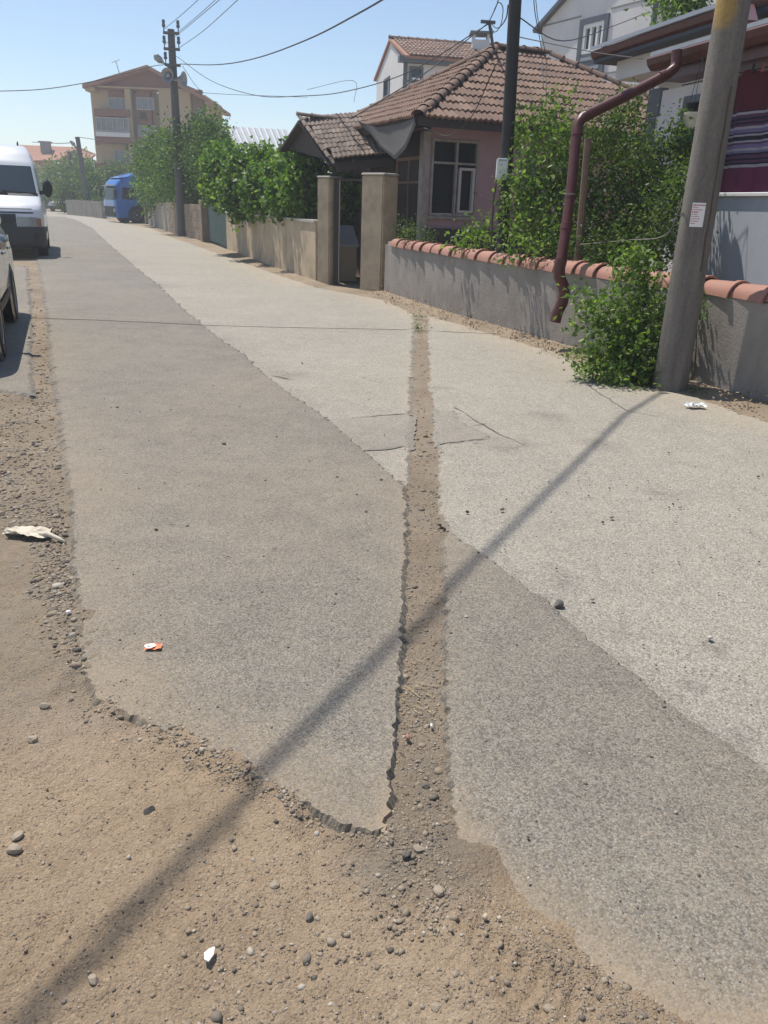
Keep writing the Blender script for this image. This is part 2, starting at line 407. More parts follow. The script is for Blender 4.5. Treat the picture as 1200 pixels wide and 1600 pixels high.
tracks = [gp([(-60, 1120), (110, 1210), (260, 1300), (390, 1420), (470, 1560)]), gp([(430, 1310), (560, 1400), (720, 1480), (900, 1580)]),
          gp([(600, 1420), (760, 1500), (930, 1600)]), gp([(-40, 1450), (120, 1490), (260, 1420), (330, 1330)]), gp([(520, 1330), (640, 1420), (800, 1520)])]
edge_bl = gp([(690, 1375), (800, 1432), (880, 1515), (1000, 1605), (1200, 1720)])
N1B_W = gp([(607, 1306), (552, 1300), (520, 1285), (450, 1245), (385, 1212), (370, 1200), (290, 1160), (200, 1120), (145, 1090), (125, 1050), (122, 960)])
def dirt_h(x, y, fine=True):
    d = np.hypot(x, y)
    near = sst(14, 4, d)
    h = -.026 + .022 * fbm(x * .9, y * .9, 3, 1) + near * (.022 * fbm(x * 4, y * 4, 4, 5) + .012 * fbm(x * 19, y * 19, 3, 9) + .008 * fbm(x * 55, y * 55, 3, 14))
    for k, t in enumerate(tracks):
        q, al = dist_to_path(x, y, t)
        band = sst(.085, .055, q); msk = sst(-.1, .12, fbm(x * 5, y * 5, 3, 30 + k))
        h = h - band * msk * (.003 - .0045 * (np.sin(al * 2 * math.pi / .034 + q * 30) > .2)) + .006 * sst(.05, .07, q) * sst(.12, .085, q) * msk
    yb = np.interp(x, edge_bl[:, 0], edge_bl[:, 1], left=edge_bl[0, 1] + .0)
    m = sst(.22, -.16, y - yb + .34 * fbm(x * 5, y * 5, 4, 77)) * sst(edge_bl[0, 0] - .12, edge_bl[0, 0] + .05, x)
    h = h + m * .030
    for w, wd, up in ((WALL, .42, .055), (LWALL, .4, .05), (BACKW, .6, .05)):
        q, _ = dist_to_path(x, y, w)
        h = h + up * sst(wd, .08, q + .25 * fbm(x * 3, y * 3, 3, 44))
    q, _ = dist_to_path(x, y, N1B_W); h = h + .030 * sst(.15, .0, q) * sst(-.20, .12, fbm(x * 9, y * 9, 4, 51))
    far = sst(15, 60, d); h = h * (1 - far) - .03 * far
    return h
def axis(lo, hi, step, grow, end):
    a = [lo]
    while a[-1] < hi: a.append(a[-1] + step)
    s = step
    while a[-1] < end: s *= grow; a.append(a[-1] + s)
    return np.array(a)
def grid_mesh(name, xs, ys, fn, mat):
    X, Y = np.meshgrid(xs, ys); Z = fn(X, Y)
    co = np.stack([X.ravel(), Y.ravel(), Z.ravel()], 1)
    nx, ny = len(xs), len(ys); i = np.arange(nx * ny).reshape(ny, nx)
    q = np.stack([i[:-1, :-1], i[:-1, 1:], i[1:, 1:], i[1:, :-1]], -1).reshape(-1, 4)
    me = bpy.data.meshes.new(name)
    me.vertices.add(len(co)); me.vertices.foreach_set('co', co.ravel())
    me.loops.add(q.size); me.loops.foreach_set('vertex_index', q.ravel())
    me.polygons.add(len(q)); me.polygons.foreach_set('loop_start', np.arange(0, q.size, 4)); me.polygons.foreach_set('loop_total', np.full(len(q), 4))
    me.update(); me.shade_smooth(); me.materials.append(mat)
    o = bpy.data.objects.new(name, me); COL.objects.link(o); return o
xp = axis(0, 1.5, .0095, 1.055, 260); xs = np.concatenate([-xp[:0:-1], xp])
yp = axis(.75, 2.7, .0095, 1.03, 300); ys = np.concatenate([-axis(.6, 1, .3, 1.6, 60)[::-1], [.3, .6], yp])
ground = tag(grid_mesh('ground', xs, ys, dirt_h, M['dirt']), kind='structure')
def ground_grey():
    X, Y = np.meshgrid(xs, ys); X = X.ravel(); Y = Y.ravel()
    t, _ = dist_to_path(X, Y, gp([(655, 490), (662, 745), (662, 1000), (655, 1300)])); l, _ = dist_to_path(X, Y, gp([(52, 420), (63, 490), (68, 600), (40, 700), (60, 850), (105, 1000)]))
    v = np.maximum(np.maximum(.95 * sst(.26, .12, t), .9 * sst(.8, .15, l)), .75 * sst(3.5, 6, Y))
    a = ground.data.attributes.new('grey', 'FLOAT', 'POINT'); a.data.foreach_set('value', v.astype(np.float32))
ground_grey()

DIRT_EDGES = []
def asphalt(name, poly, ztop, thick, mat, jag=1.0, dustf=None, stainf=None, drop=True, sinkf=None):
    # a laid slab of asphalt: ragged crumbling rim, sloping broken edge, gently uneven top
    poly = np.array(poly); pts = []
    n = len(poly)
    for i in range(n):
        a, b = poly[i], poly[(i + 1) % n]; L = np.linalg.norm(b - a); t = 0.0
        while t < L:
            p = a + (b - a) * t / L; pts.append(p); t += min(max(.0055 * np.hypot(*p), .007), .6)
    pts = np.array(pts)
    tg = np.roll(pts, -1, 0) - np.roll(pts, 1, 0); tg /= np.linalg.norm(tg, axis=1)[:, None]
    nr = np.stack([tg[:, 1], -tg[:, 0]], 1)           # outward for a counter-clockwise outline
    area = .5 * np.sum(pts[:, 0] * np.roll(pts[:, 1], -1) - np.roll(pts[:, 0], -1) * pts[:, 1])
    if area < 0: nr = -nr
    x, y = pts[:, 0], pts[:, 1]; d = np.hypot(x, y)
    am = jag * np.clip(.006 + .0028 * d, .008, .05)
    j = am * (2.0 * fbm(x * 6, y * 6, 2, 60) + 2.4 * fbm(x * 38, y * 38, 3, 70) + 1.6 * fbm(x * 95, y * 95, 2, 73))
    rim = pts + nr * j[:, None]
    ins = rim - nr * (.010 + .010 * vnoise(x * 60, y * 60, 80) + .012 * vnoise(x * 170, y * 170, 81))[:, None] * np.clip(d / 3, .6, 2)[:, None]
    # interior points
    lo, hi = ins.min(0), ins.max(0); inner = []
    yy = max(lo[1], .2)
    while yy < hi[1]:
        st = max(.035 * abs(yy), .06)
        xx = np.arange(lo[0] + st * .5, hi[0], st); inner += [(a + st * .3 * (random.random() - .5), yy + st * .3 * (random.random() - .5)) for a in xx]
        yy += st
    inner = np.array(inner)
    ex, ey = ins[:, 0], ins[:, 1]; ex2, ey2 = np.roll(ex, -1), np.roll(ey, -1); ok = np.zeros(len(inner), bool)
    for k in range(len(inner)):
        c = (ey > inner[k, 1]) != (ey2 > inner[k, 1])
        xi = (ex2 - ex) * (inner[k, 1] - ey) / np.where(ey2 == ey, 1e-9, ey2 - ey) + ex
        ok[k] = (np.sum(c & (inner[k, 0] < xi)) % 2) == 1
    inner = inner[ok]
    allp = [Vector(p) for p in ins] + [Vector(p) for p in inner]
    m = len(ins)
    vo, eo, fo, ov_, *_ = delaunay_2d_cdt(allp, [(i, (i + 1) % m) for i in range(m)], [list(range(m))], 1, 1e-6)
    vo = np.array([tuple(v) for v in vo])
    z = ztop + .006 * fbm(vo[:, 0] * 1.3, vo[:, 1] * 1.3, 3, 90) * sst(12, 3, np.hypot(vo[:, 0], vo[:, 1]))
    if sinkf: z = z - sinkf(vo[:, 0], vo[:, 1])
    V3 = np.column_stack([vo, z]); F = [tuple(f) for f in fo]
    if drop:
        # match each rim point to its inner vertex
        first = {}
        for i, src in enumerate(ov_):
            for q in src: first[q] = i
        idx = [first.get(q, -1) for q in range(m)]
        b0 = len(V3)
        zr = ztop - (sinkf(x, y) if sinkf else 0) - thick * (.35 + .5 * vnoise(x * 45, y * 45, 95)); low = rim + nr * (.010 + .01 * vnoise(x * 50, y * 50, 99) + .014 * vnoise(x * 150, y * 150, 98))[:, None]
        V3 = np.vstack([V3, np.column_stack([rim, zr]), np.column_stack([low, np.full(m, ztop - thick)])])
        for i in range(m):
            k = (i + 1) % m
            if idx[i] >= 0 and idx[k] >= 0:
                q = (idx[i], idx[k], b0 + k, b0 + i); q2 = (b0 + i, b0 + k, b0 + m + k, b0 + m + i)
                if area > 0: q, q2 = q[::-1], q2[::-1]
                F += [q, q2]
    me = bpy.data.meshes.new(name); me.from_pydata([tuple(v) for v in V3], [], F)
    bm = bmesh.new(); bm.from_mesh(me); bmesh.ops.recalc_face_normals(bm, faces=bm.faces)
    if sum(f.normal.z for f in bm.faces) < 0: bmesh.ops.reverse_faces(bm, faces=bm.faces)
    bm.to_mesh(me); bm.free()
    me.materials.append(mat)
    X, Y = V3[:, 0], V3[:, 1]
    for nm, fn in (('dust', dustf), ('stain', stainf)):
        a = me.attributes.new(nm, 'FLOAT', 'POINT')
        val = fn(X, Y) if fn else np.zeros(len(X))
        if drop:
            if nm == 'dust': val[b0:b0 + m] *= .8
            else: val[b0:b0 + m] = np.maximum(val[b0:b0 + m], .28)
        a.data.foreach_set('value', val.astype(np.float32))
    o = bpy.data.objects.new(name, me); COL.objects.link(o)
    return tag(o, kind='structure')

# lines of the photograph's roadway, brought down to the ground
TR_L = [(650, 492), (648, 560), (647, 620), (644, 690), (643, 738)]                 # left lip of the trench through the pale road
TR_R = [(667, 492), (670, 600), (678, 640), (681, 720), (685, 790), (690, 815)]     # its right lip
N1_R = [(622, 745), (633, 757), (640, 790), (640, 850), (637, 930), (629, 1050), (619, 1200), (607, 1306)]
N1_B = [(607, 1306), (552, 1300), (520, 1285), (450, 1245), (385, 1212), (370, 1200), (290, 1160), (200, 1120), (145, 1090)]
N1_L = [(145, 1090), (125, 1050), (122, 960), (112, 880), (105, 780), (92, 680), (79, 600), (71, 490), (60, 418)]
DIAG = [(100, 338.5), (118, 343), (145, 356), (170, 380), (200, 405), (250, 445), (300, 490), (330, 515), (380, 550), (440, 600), (500, 640), (560, 690), (622, 745)]
N2_L = [(690, 815), (690, 900), (693, 1000), (693, 1100), (698, 1200), (705, 1290), (706, 1380), (735, 1440), (800, 1495), (900, 1575), (1000, 1650), (1100, 1740), (1300, 1900)]
N2_T = [(1330, 1290), (1200, 1200), (1150, 1165), (1080, 1120), (1000, 1055), (930, 1000), (870, 945), (800, 895), (740, 850), (690, 815)]
trench_path = gp(TR_L[:4] + [(660, 745), (665, 830), (662, 1000), (655, 1300)])
left_path = gp([(52, 420), (63, 490), (68, 600), (75, 680), (85, 800), (100, 900), (110, 1050)])
dirtfront = gp(N1_B)
seam = gp(DIAG)
def dust_new(x, y):
    a, _ = dist_to_path(x, y, dirtfront); b, _ = dist_to_path(x, y, left_path); c, _ = dist_to_path(x, y, trench_path)
    d = np.hypot(x, y)
    q = .34 + .5 * sst(.35, 0, a) + .28 * sst(.5, .1, b) + .25 * sst(.22, .03, c) + .6 * fbm(x * .8, y * .8, 4, 120)
    yb = np.interp(x, edge_bl[:, 0], edge_bl[:, 1]); q = q + np.where(x > .02, 1.15 * sst(.34, -.06, y - yb + .22 * fbm(x * 4, y * 4, 4, 141)), 0)
    return np.clip(q - .22 * sst(4, 9, d), 0, 2.0)
spots = [(1085, 1070, .032), (915, 745, .05), (800, 1180, .02), (925, 1180, .03), (945, 1183, .03), (870, 910, .03), (975, 990, .03), (1165, 1155, .03),
         (905, 1045, .02), (1130, 805, .04), (640, 1165, .02), (1040, 770, .09), (985, 775, .06), (930, 690, .1), (860, 650, .1), (545, 545, .16), (440, 585, .1), (700, 605, .1), (1110, 1010, .03),
         (870, 890, .06), (1020, 560, .1), (780, 690, .12), (1060, 900, .03), (760, 640, .1)]
def stain_f(x, y):
    s = np.zeros(x.shape)
    for k, (a, b, r) in enumerate(spots):
        p = G(a, b); w = .6 + .8 * ((k * 37) % 10) / 10
        s = np.maximum(s, .75 * sst(1.25, .55, np.hypot((x - p[0]) / (r * 1.3), (y - p[1]) / (r * w)) + 1.1 * fbm(x * 9, y * 9, 3, 150)))
    q, _ = dist_to_path(x, y, seam); s = np.maximum(s, .55 * sst(.12, .0, q) * sst(-.25, .15, fbm(x * 3, y * 3, 3, 170)))
    q, _ = dist_to_path(x, y, gp(N2_T[1:])); s = np.maximum(s, .4 * sst(.05, .0, q))
    return s
def dust_old(x, y):
    b, _ = dist_to_path(x, y, WALL); c, _ = dist_to_path(x, y, LWALL); t, _ = dist_to_path(x, y, trench_path); e, _ = dist_to_path(x, y, BACKW)
    return np.clip(.16 + .75 * sst(1.1, .15, b) + .5 * sst(1.6, .2, c) + .5 * sst(2.5, .3, e) + .22 * sst(.25, .03, t) + .45 * fbm(x * .7, y * .7, 4, 130), 0, 1.1)

oldA = TR_L + [(640, 752), (604, 748), (480, 660), (360, 560), (280, 490), (180, 405), (128, 362), (85, 341), (40, 334), (-60, 331), (-40, 327), (60, 327), (120, 333), (150, 340), (205, 351), (232, 354), (268, 370), (322, 388), (355, 400), (422, 424), (500, 449), (560, 460), (600, 467), (630, 480)]
oldB = TR_R + [(720, 880), (900, 1025), (1080, 1160), (1330, 1340), (1500, 1000), (1480, 760), (1340, 690), (1200, 656), (1090, 618), (1000, 600), (925, 574), (865, 545), (785, 522), (705, 500)]
asphalt('old_road', gp(oldA), -.010, .04, M['asphalt_old'], dustf=dust_old, stainf=stain_f)
asphalt('old_road', gp(oldB), -.010, .04, M['asphalt_old'], dustf=dust_old, stainf=stain_f)
asphalt('old_road', gp([(43, 415), (52, 490), (50, 560), (58, 618), (20, 612), (-120, 605), (-420, 590), (-330, 440), (-140, 405)]), -.006, .04, M['asphalt'], dustf=lambda x, y: .3 + .3 * fbm(x, y, 3, 8))
n1 = N1_L[::-1]
asphalt('road_strip', gp(N1_R + N1_B[1:] + N1_L[1:] + [(40, 345), (70, 338)] + DIAG[:-1]), 0, .042, M['asphalt'], dustf=dust_new, stainf=lambda x, y: .5 * stain_f(x, y))
asphalt('road_strip', gp(N2_L + [(1560, 1900), (1560, 1500)] + N2_T[:-1]), 0, .042, M['asphalt'], dustf=dust_new, stainf=lambda x, y: .7 * stain_f(x, y), sinkf=lambda x, y: .034 * sst(.34, -.02, dist_to_path(x, y, gp(N2_L[6:]))[0]))
asphalt('road_patch', gp([(505, 652), (580, 649), (645, 645), (643, 697), (600, 700), (562, 702)]), -.004, .012, M['asphalt_patch'], .7, dustf=lambda x, y: .35 + 0 * x)
asphalt('road_patch', gp([(682, 640), (712, 640), (722, 656), (770, 680), (765, 684), (683, 694)]), -.004, .012, M['asphalt_patch'], .7, dustf=lambda x, y: .35 + 0 * x)
asphalt('road_patch', gp([(738, 690), (770, 682), (815, 684), (828, 692), (806, 700), (770, 697)]), -.0055, .012, M['asphalt_patch'], .7, dustf=lambda x, y: .3 + 0 * x)
asphalt('far_pavement', gp([(90, 327), (120, 331), (160, 335), (150, 331), (120, 327.5), (95, 324)]), .12, .16, M['conc'], .3)

# ------------------------------------------------------------------ loose gravel
ICO_V = None
def ico():
    bm = bmesh.new(); bmesh.ops.create_icosphere(bm, subdivisions=1, radius=1); v = np.array([x.co[:] for x in bm.verts]); f = np.array([[q.index for q in p.verts] for p in bm.faces]); bm.free(); return v, f
ICO_V, ICO_F = ico()
def qrot(n):
    q = rng.normal(size=(n, 4)); q /= np.linalg.norm(q, axis=1)[:, None]; w, x, y, z = q.T
    return np.stack([np.stack([1 - 2 * (y * y + z * z), 2 * (x * y - z * w), 2 * (x * z + y * w)], -1), np.stack([2 * (x * y + z * w), 1 - 2 * (x * x + z * z), 2 * (y * z - x * w)], -1), np.stack([2 * (x * z - y * w), 2 * (y * z + x * w), 1 - 2 * (x * x + y * y)], -1)], 1)
def bulk(name, co, fa, mat, smooth=False):
    me = bpy.data.meshes.new(name); me.vertices.add(len(co)); me.vertices.foreach_set('co', np.ascontiguousarray(co, dtype=np.float32).ravel())
    k = fa.shape[1]; me.loops.add(fa.size); me.loops.foreach_set('vertex_index', fa.ravel().astype(np.int32))
    me.polygons.add(len(fa)); me.polygons.foreach_set('loop_start', np.arange(0, fa.size, k)); me.polygons.foreach_set('loop_total', np.full(len(fa), k))
    me.update(); me.validate()
    if smooth: me.shade_smooth()
    me.materials.append(mat); return me
def pebbles(name, x, y, z, r, mat, label, sink=.5):
    n = len(x); sc = (r[:, None] * rng.uniform(.6, 1.3, (n, 3)))
    v = ICO_V[None] * rng.uniform(.62, 1.2, (n, 12, 1)) * sc[:, None]
    v = np.einsum('nij,nkj->nki', qrot(n), v)
    v[:, :, 2] *= .7
    v += np.stack([x, y, z + r * (.55 - sink)], 1)[:, None]
    f = ICO_F[None] + (np.arange(n) * 12)[:, None, None]
    me = bulk(name, v.reshape(-1, 3), f.reshape(-1, 3), mat)
    o = bpy.data.objects.new(name, me); COL.objects.link(o); return tag(o, label, 'gravel', kind='stuff')
def scatter_px(n, poly, dens=None):
    poly = np.array(poly, float); lo, hi = poly.min(0), poly.max(0); out = []
    while len(out) < n:
        p = rng.uniform(lo, hi)
        c = (poly[:, 1] > p[1]) != (np.roll(poly[:, 1], -1) > p[1])
        xi = (np.roll(poly[:, 0], -1) - poly[:, 0]) * (p[1] - poly[:, 1]) / (np.roll(poly[:, 1], -1) - poly[:, 1] + 1e-9) + poly[:, 0]
        if (np.sum(c & (p[0] < xi)) % 2) == 1: out.append(p)
    return np.array(out)
sets = [(2000, [(640, 770), (688, 790), (694, 1150), (622, 1150)], .0034), (1500, [(622, 1120), (694, 1120), (706, 1400), (700, 1480), (590, 1460), (612, 1300)], .0037),
        (3800, [(-20, 620), (60, 612), (85, 640), (112, 880), (120, 960), (60, 930), (62, 840), (-20, 820)], .0062), (700, [(70, 820), (112, 870), (124, 1040), (150, 1095), (80, 1000)], .006),
        (8000, [(-30, 870), (100, 900), (140, 1095), (380, 1215), (610, 1310), (700, 1400), (820, 1420), (1010, 1580), (1010, 1640), (-30, 1640)], .0019),
        (260, [(330, 1250), (480, 1300), (640, 1400), (640, 1640), (300, 1640), (250, 1400)], .0048), (900, [(50, 415), (70, 415), (90, 640), (62, 640)], .008),
        (1300, [(140, 1086), (370, 1196), (550, 1296), (612, 1302), (606, 1325), (540, 1320), (360, 1225), (130, 1110)], .0042), (700, [(647, 500), (668, 500), (685, 800), (645, 800)], .006),
        (600, [(1080, 640), (1200, 660), (1200, 690), (1000, 628), (900, 585), (620, 470), (640, 465), (880, 545), (1010, 600)], .008), (260, [(700, 1400), (900, 1480), (1150, 1640), (700, 1640)], .004), (2600, [(690, 1350), (810, 1430), (900, 1490), (1010, 1560), (1130, 1640), (1020, 1660), (890, 1580), (790, 1510), (690, 1430)], .0019), (500, [(300, 1330), (520, 1330), (690, 1460), (640, 1600), (330, 1600)], .0027)]
px_, r_ = [], []
for n, poly, r in sets:
    s = scatter_px(n, poly) + rng.normal(size=(n, 2)) * [14, 9] * (.4 if r < .004 and n > 800 else 1); px_.append(s); r_.append(.78 * r * np.exp(rng.normal(0, .5, n)))
s = np.concatenate(px_); r = np.minimum(np.concatenate(r_), .022); g = np.array([G(a, b, -.03) for a, b in s])
pebbles('gravel', g[:, 0], g[:, 1], dirt_h(g[:, 0], g[:, 1]), r, M['gravel'], 'loose pebbles strewn over the bare dirt and along the trench', .5)
s = np.concatenate([scatter_px(420, [(110, 500), (600, 500), (630, 1290), (150, 1090)]), scatter_px(300, [(700, 860), (1200, 1210), (1200, 1640), (850, 1640), (710, 1380)]), scatter_px(260, [(690, 700), (1200, 700), (1200, 1190), (740, 840)]), scatter_px(160, [(640, 1290), (370, 1195), (150, 1085), (170, 1040), (420, 1150), (600, 1240)])])
g = np.array([G(a, b) for a, b in s]); r = .0020 * np.exp(rng.normal(0, .45, len(g))) * np.clip(np.hypot(g[:, 0], g[:, 1]) / 2, .8, 2)
pebbles('loose_chippings', g[:, 0], g[:, 1], 0 * g[:, 0] - .001, r, M['chips'], 'scattered dark and light stone chippings lying on the asphalt', .1)

# ================================================================== TILED GARDEN WALL ALONG THE ROAD
def wall_strip(mb, pts, thick, z0, z1, side=1.0, lean=0.0):
    # a wall standing on a line; its road face lies on the line, its body behind it
    pts = np.array(pts, float); tg = np.gradient(pts, axis=0); tg /= np.linalg.norm(tg, axis=1)[:, None]
    nb = np.stack([tg[:, 1], -tg[:, 0]], 1) * side; n = len(pts)
    vs = []
    for p, q in zip(pts, pts + nb * thick): vs += [(p[0], p[1], z0), (q[0], q[1], z0), (q[0], q[1], z1), (p[0], p[1], z1)]
    fs = []
    for i in range(n - 1):
        for k in range(4): fs.append((i * 4 + k, i * 4 + (k + 1) % 4, i * 4 + 4 + (k + 1) % 4, i * 4 + 4 + k))
    fs += [(3, 2, 1, 0), tuple(range(4 * n - 4, 4 * n))]
    return mb.add(vs, fs)
def along(path, s):
    acc = 0
    for a, b in zip(path[:-1], path[1:]):
        L = np.linalg.norm(b - a)
        if s <= acc + L or b is path[-1]: return a + (b - a) * (s - acc) / L, unit(b - a)
        acc += L
    a, b = path[-2], path[-1]; return b + unit(b - a) * (s - acc), unit(b - a)
def dense(path, st):
    path = np.array(path); L = seglen(path).sum(); return np.array([along(list(path), s)[0] for s in np.linspace(0, L - 1e-6, int(L / st) + 2)])
TWALL_Z = .765
tw = thing('tiled_wall', 'low grey plastered garden wall capped with red ridge tiles', 'wall', (1.87, 8.6, 0))
wp = dense(WALL, .12); wq = wp + np.stack([fbm(wp[:, 0] * 2, wp[:, 1] * 2, 2, 3), 0 * wp[:, 0]], 1) * .03
mbw = MB(); wall_strip(mbw, wq, .2, -.12, TWALL_Z, 1)
mbw.build('wall_body', M['plaster'], tw)
def cap_mesh(L):
    mb = MB(); n = 9; rows = []
    for (t, r) in ((0, .118), (L - .035, .136), (L - .03, .149), (L + .012, .150), (L + .012, .132)):
        rows.append([(r * math.cos(math.pi * k / n), t, r * .92 * math.sin(math.pi * k / n) - .005) for k in range(n + 1)])
    vs = [p for row in rows for p in row]; fs = []
    for i in range(len(rows) - 1):
        for k in range(n): fs.append((i * (n + 1) + k, i * (n + 1) + k + 1, (i + 1) * (n + 1) + k + 1, (i + 1) * (n + 1) + k))
    mb.add(vs, fs); return mb.mesh('tile', M['captile'], SM)
CL = .352; cap = cap_mesh(CL)
WL = list(WALL[::-1]); tot = seglen(WALL).sum(); s0 = .28
k = 0
while s0 < tot - .1:
    p, t = along(WL, s0); nb = np.array([-t[1], t[0]])
    c = p + nb * .095
    ang = math.atan2(t[1], t[0]) - math.pi / 2 + random.uniform(-.025, .025)
    Mx = Matrix.Translation((c[0] - 1.87, c[1] - 8.6, TWALL_Z + random.uniform(-.004, .008))) @ Matrix.Rotation(ang, 4, 'Z') @ Matrix.Rotation(math.radians(-1.2), 4, 'X')
    inst(cap, 'tile', tw, Mx); s0 += CL; k += 1
mbm = MB(); wall_strip(mbm, dense(WALL + np.array([.045, 0.02]), .25), .11, TWALL_Z - .004, TWALL_Z + .05, 1)
mbm.build('mortar_bed', M['mortar'], tw)
mbp = MB(); p0, t0 = along(WL, 5.88); nb = np.array([t0[1], -t0[0]])
q0 = p0 + t0 * 3.2; a_, b_, c_, d_ = p0 + nb * .025, q0 + nb * .025, q0 - nb * .1, p0 - nb * .1
mbp.hexa([(*a_, -.1), (*b_, -.1), (*c_, -.1), (*d_, -.1), (*a_, TWALL_Z - .01), (*b_, TWALL_Z - .01), (*c_, TWALL_Z - .01), (*d_, TWALL_Z - .01)])
mbp.build('wall_buttress', M['plaster'], tw, bevel=.008)

# gate pillars, gate and the tan wall beyond
def upright(name, c, w, d, z1, ux, mat, label, cat, cap_=None, group=None):
    u = unit([ux[0], ux[1], 0]); v = np.array([-u[1], u[0], 0]); o = np.array([c[0], c[1], 0])
    t = thing(name, label, cat, o, group=group)
    mb = MB(); q = [(-w / 2, -d / 2), (w / 2, -d / 2), (w / 2, d / 2), (-w / 2, d / 2)]
    mb.hexa([o + u * a + v * b + V(0, 0, -.1) for a, b in q] + [o + u * a + v * b + V(0, 0, z1) for a, b in q])
    mb.build('shaft', mat, t, bevel=.02, seg=2)
    if cap_:
        mb = MB(); e = .015
        mb.hexa([o + u * a * (1 + e * 4) + v * b * (1 + e * 4) + V(0, 0, z1 + .001) for a, b in q] + [o + u * a + v * b + V(0, 0, z1 + cap_) for a, b in q])
        mb.build('coping', M['mortar'], t, bevel=.01)
    return t
lw_t = unit(LWALL[0] - LWALL[2])
gl = np.array([-1.13, 15.12]); gr = np.array([-.26, 14.30])
upright('gate_pillar', gl + [-.05, .06], .32, .30, 1.79, (.75, -.66), M['tan_plaster'], 'tan plastered gate pillar at the end of the tan wall', 'pillar', .03)
upright('gate_pillar', gr, .50, .38, 1.83, (.75, -.66), M['tan_plaster'], 'wide tan plastered gate pillar joined to the tiled wall', 'pillar', .035)
gt = thing('garden_gate', 'narrow dark metal garden gate standing open between two pillars', 'gate', (-.8, 14.8, 0))
gu = unit([gr[0] - gl[0], gr[1] - gl[1], 0]); gv = np.array([gu[1], -gu[0], 0]); g0 = np.array([gl[0], gl[1], 0]) + gu * .14
mb = MB(); mb.beam(g0 + V(0, 0, 0), g0 + V(0, 0, 1.78), .10, .07, (0, 1, 0)); mb.beam(g0 + gu * .68, g0 + gu * .68 + V(0, 0, 1.78), .05, .05, (0, 1, 0)); mb.beam(g0 + V(0, 0, 1.76), g0 + gu * .72 + V(0, 0, 1.76), .03, .03)
mb.build('gate_frame', M['darkwood'], gt)
mb = MB(); h0 = g0 + gu * .66 - gv * .03; hv = unit(-gv * .8 - gu * .12)
mb.beam(h0 + V(0, 0, .12), h0 + V(0, 0, 1.62), .04, .04, (0, 1, 0)); mb.beam(h0 + hv * .7 + V(0, 0, .12), h0 + hv * .7 + V(0, 0, 1.62), .04, .04, (0, 1, 0))
for zz in (.12, .62, 1.6): mb.beam(h0 + V(0, 0, zz), h0 + hv * .7 + V(0, 0, zz), .035, .035)
mb.build('gate_leaf', M['darkwood'], gt)
mb = MB(); mb.add([h0 + V(0, 0, .14), h0 + hv * .7 + V(0, 0, .14), h0 + hv * .7 + V(0, 0, .6), h0 + V(0, 0, .6)], [(0, 1, 2, 3)]); mb.build('sheet_panel', M['rust'], gt)
mb = MB(); mb.tube([g0 + gu * .10 + gv * .03 + V(0, 0, .02), g0 + gu * .10 + gv * .03 + V(0, 0, 1.75)], .009, 6); mb.build('rod', M['metal'], gt)
bx = thing('meter_cabinet', 'small tan block cabinet with sloping grey lid behind the open gate', 'cabinet', (-.85, 15.7, 0))
pl = Plane((-1.03, 15.55), (.93, .3)); mb = MB(); mb.pbox(pl, 0, .36, 0, .62, -.45, 0); mb.build('cabinet_body', M['tan_plaster'], bx)
mb = MB(); mb.prism([pl.w(-.03, .62, .03), pl.w(-.03, .66, .03), pl.w(-.03, .99, -.42), pl.w(-.03, .95, -.42)], pl.u * .42); mb.build('lid', M['zinc'], bx)

lt = thing('tan_wall', 'tan plastered garden wall with rain streaks under the grapevine', 'wall', (-2.84, 18.85, 0))
lwp = dense(LWALL, .3); mb = MB(); wall_strip(mb, lwp, .2, -.1, 1.03, 1); mb.build('wall_body', M['tan_plaster'], lt)
mb = MB(); wall_strip(mb, lwp + np.array([-.03, -.01]), .27, 1.032, 1.075, 1); mb.build('coping', M['mortar'], lt)

# green sheet gate
gg = thing('yard_gate', 'dark green corrugated sheet gate between tan wall and block wall', 'gate', (-6.0, 28.4, 0))
A_, B_ = np.array([-6.6, 29.2]), np.array([-5.05, 24.9]); pl = Plane(A_, B_ - A_)
Lg = np.linalg.norm(B_ - A_)
for q in range(2):
    a0 = .1 + q * (Lg - .2) / 2; w_ = (Lg - .2) / 2 - .03; mb = MB(); nn = 40
    vs = []; fs = []
    for i in range(nn + 1):
        a = a0 + w_ * i / nn; n_ = -.1 + .02 * (1 if (i // 2) % 2 else 0)
        vs += [pl.w(a, .06, n_), pl.w(a, 1.5 - .12 * q, n_)]
    fs = [(2 * i, 2 * i + 2, 2 * i + 3, 2 * i + 1) for i in range(nn)]
    mb.add(vs, fs); lf = mb.build('gate_leaf', M['green_gate'], gg)
mb = MB(); mb.pbox(pl, 0, .08, 0, 1.55, -.16, -.06); mb.build('gate_post', M['rust'], gg); mb = MB(); mb.pbox(pl, Lg - .12, Lg - .04, 0, 1.5, -.16, -.06); mb.build('gate_post', M['rust'], gg)

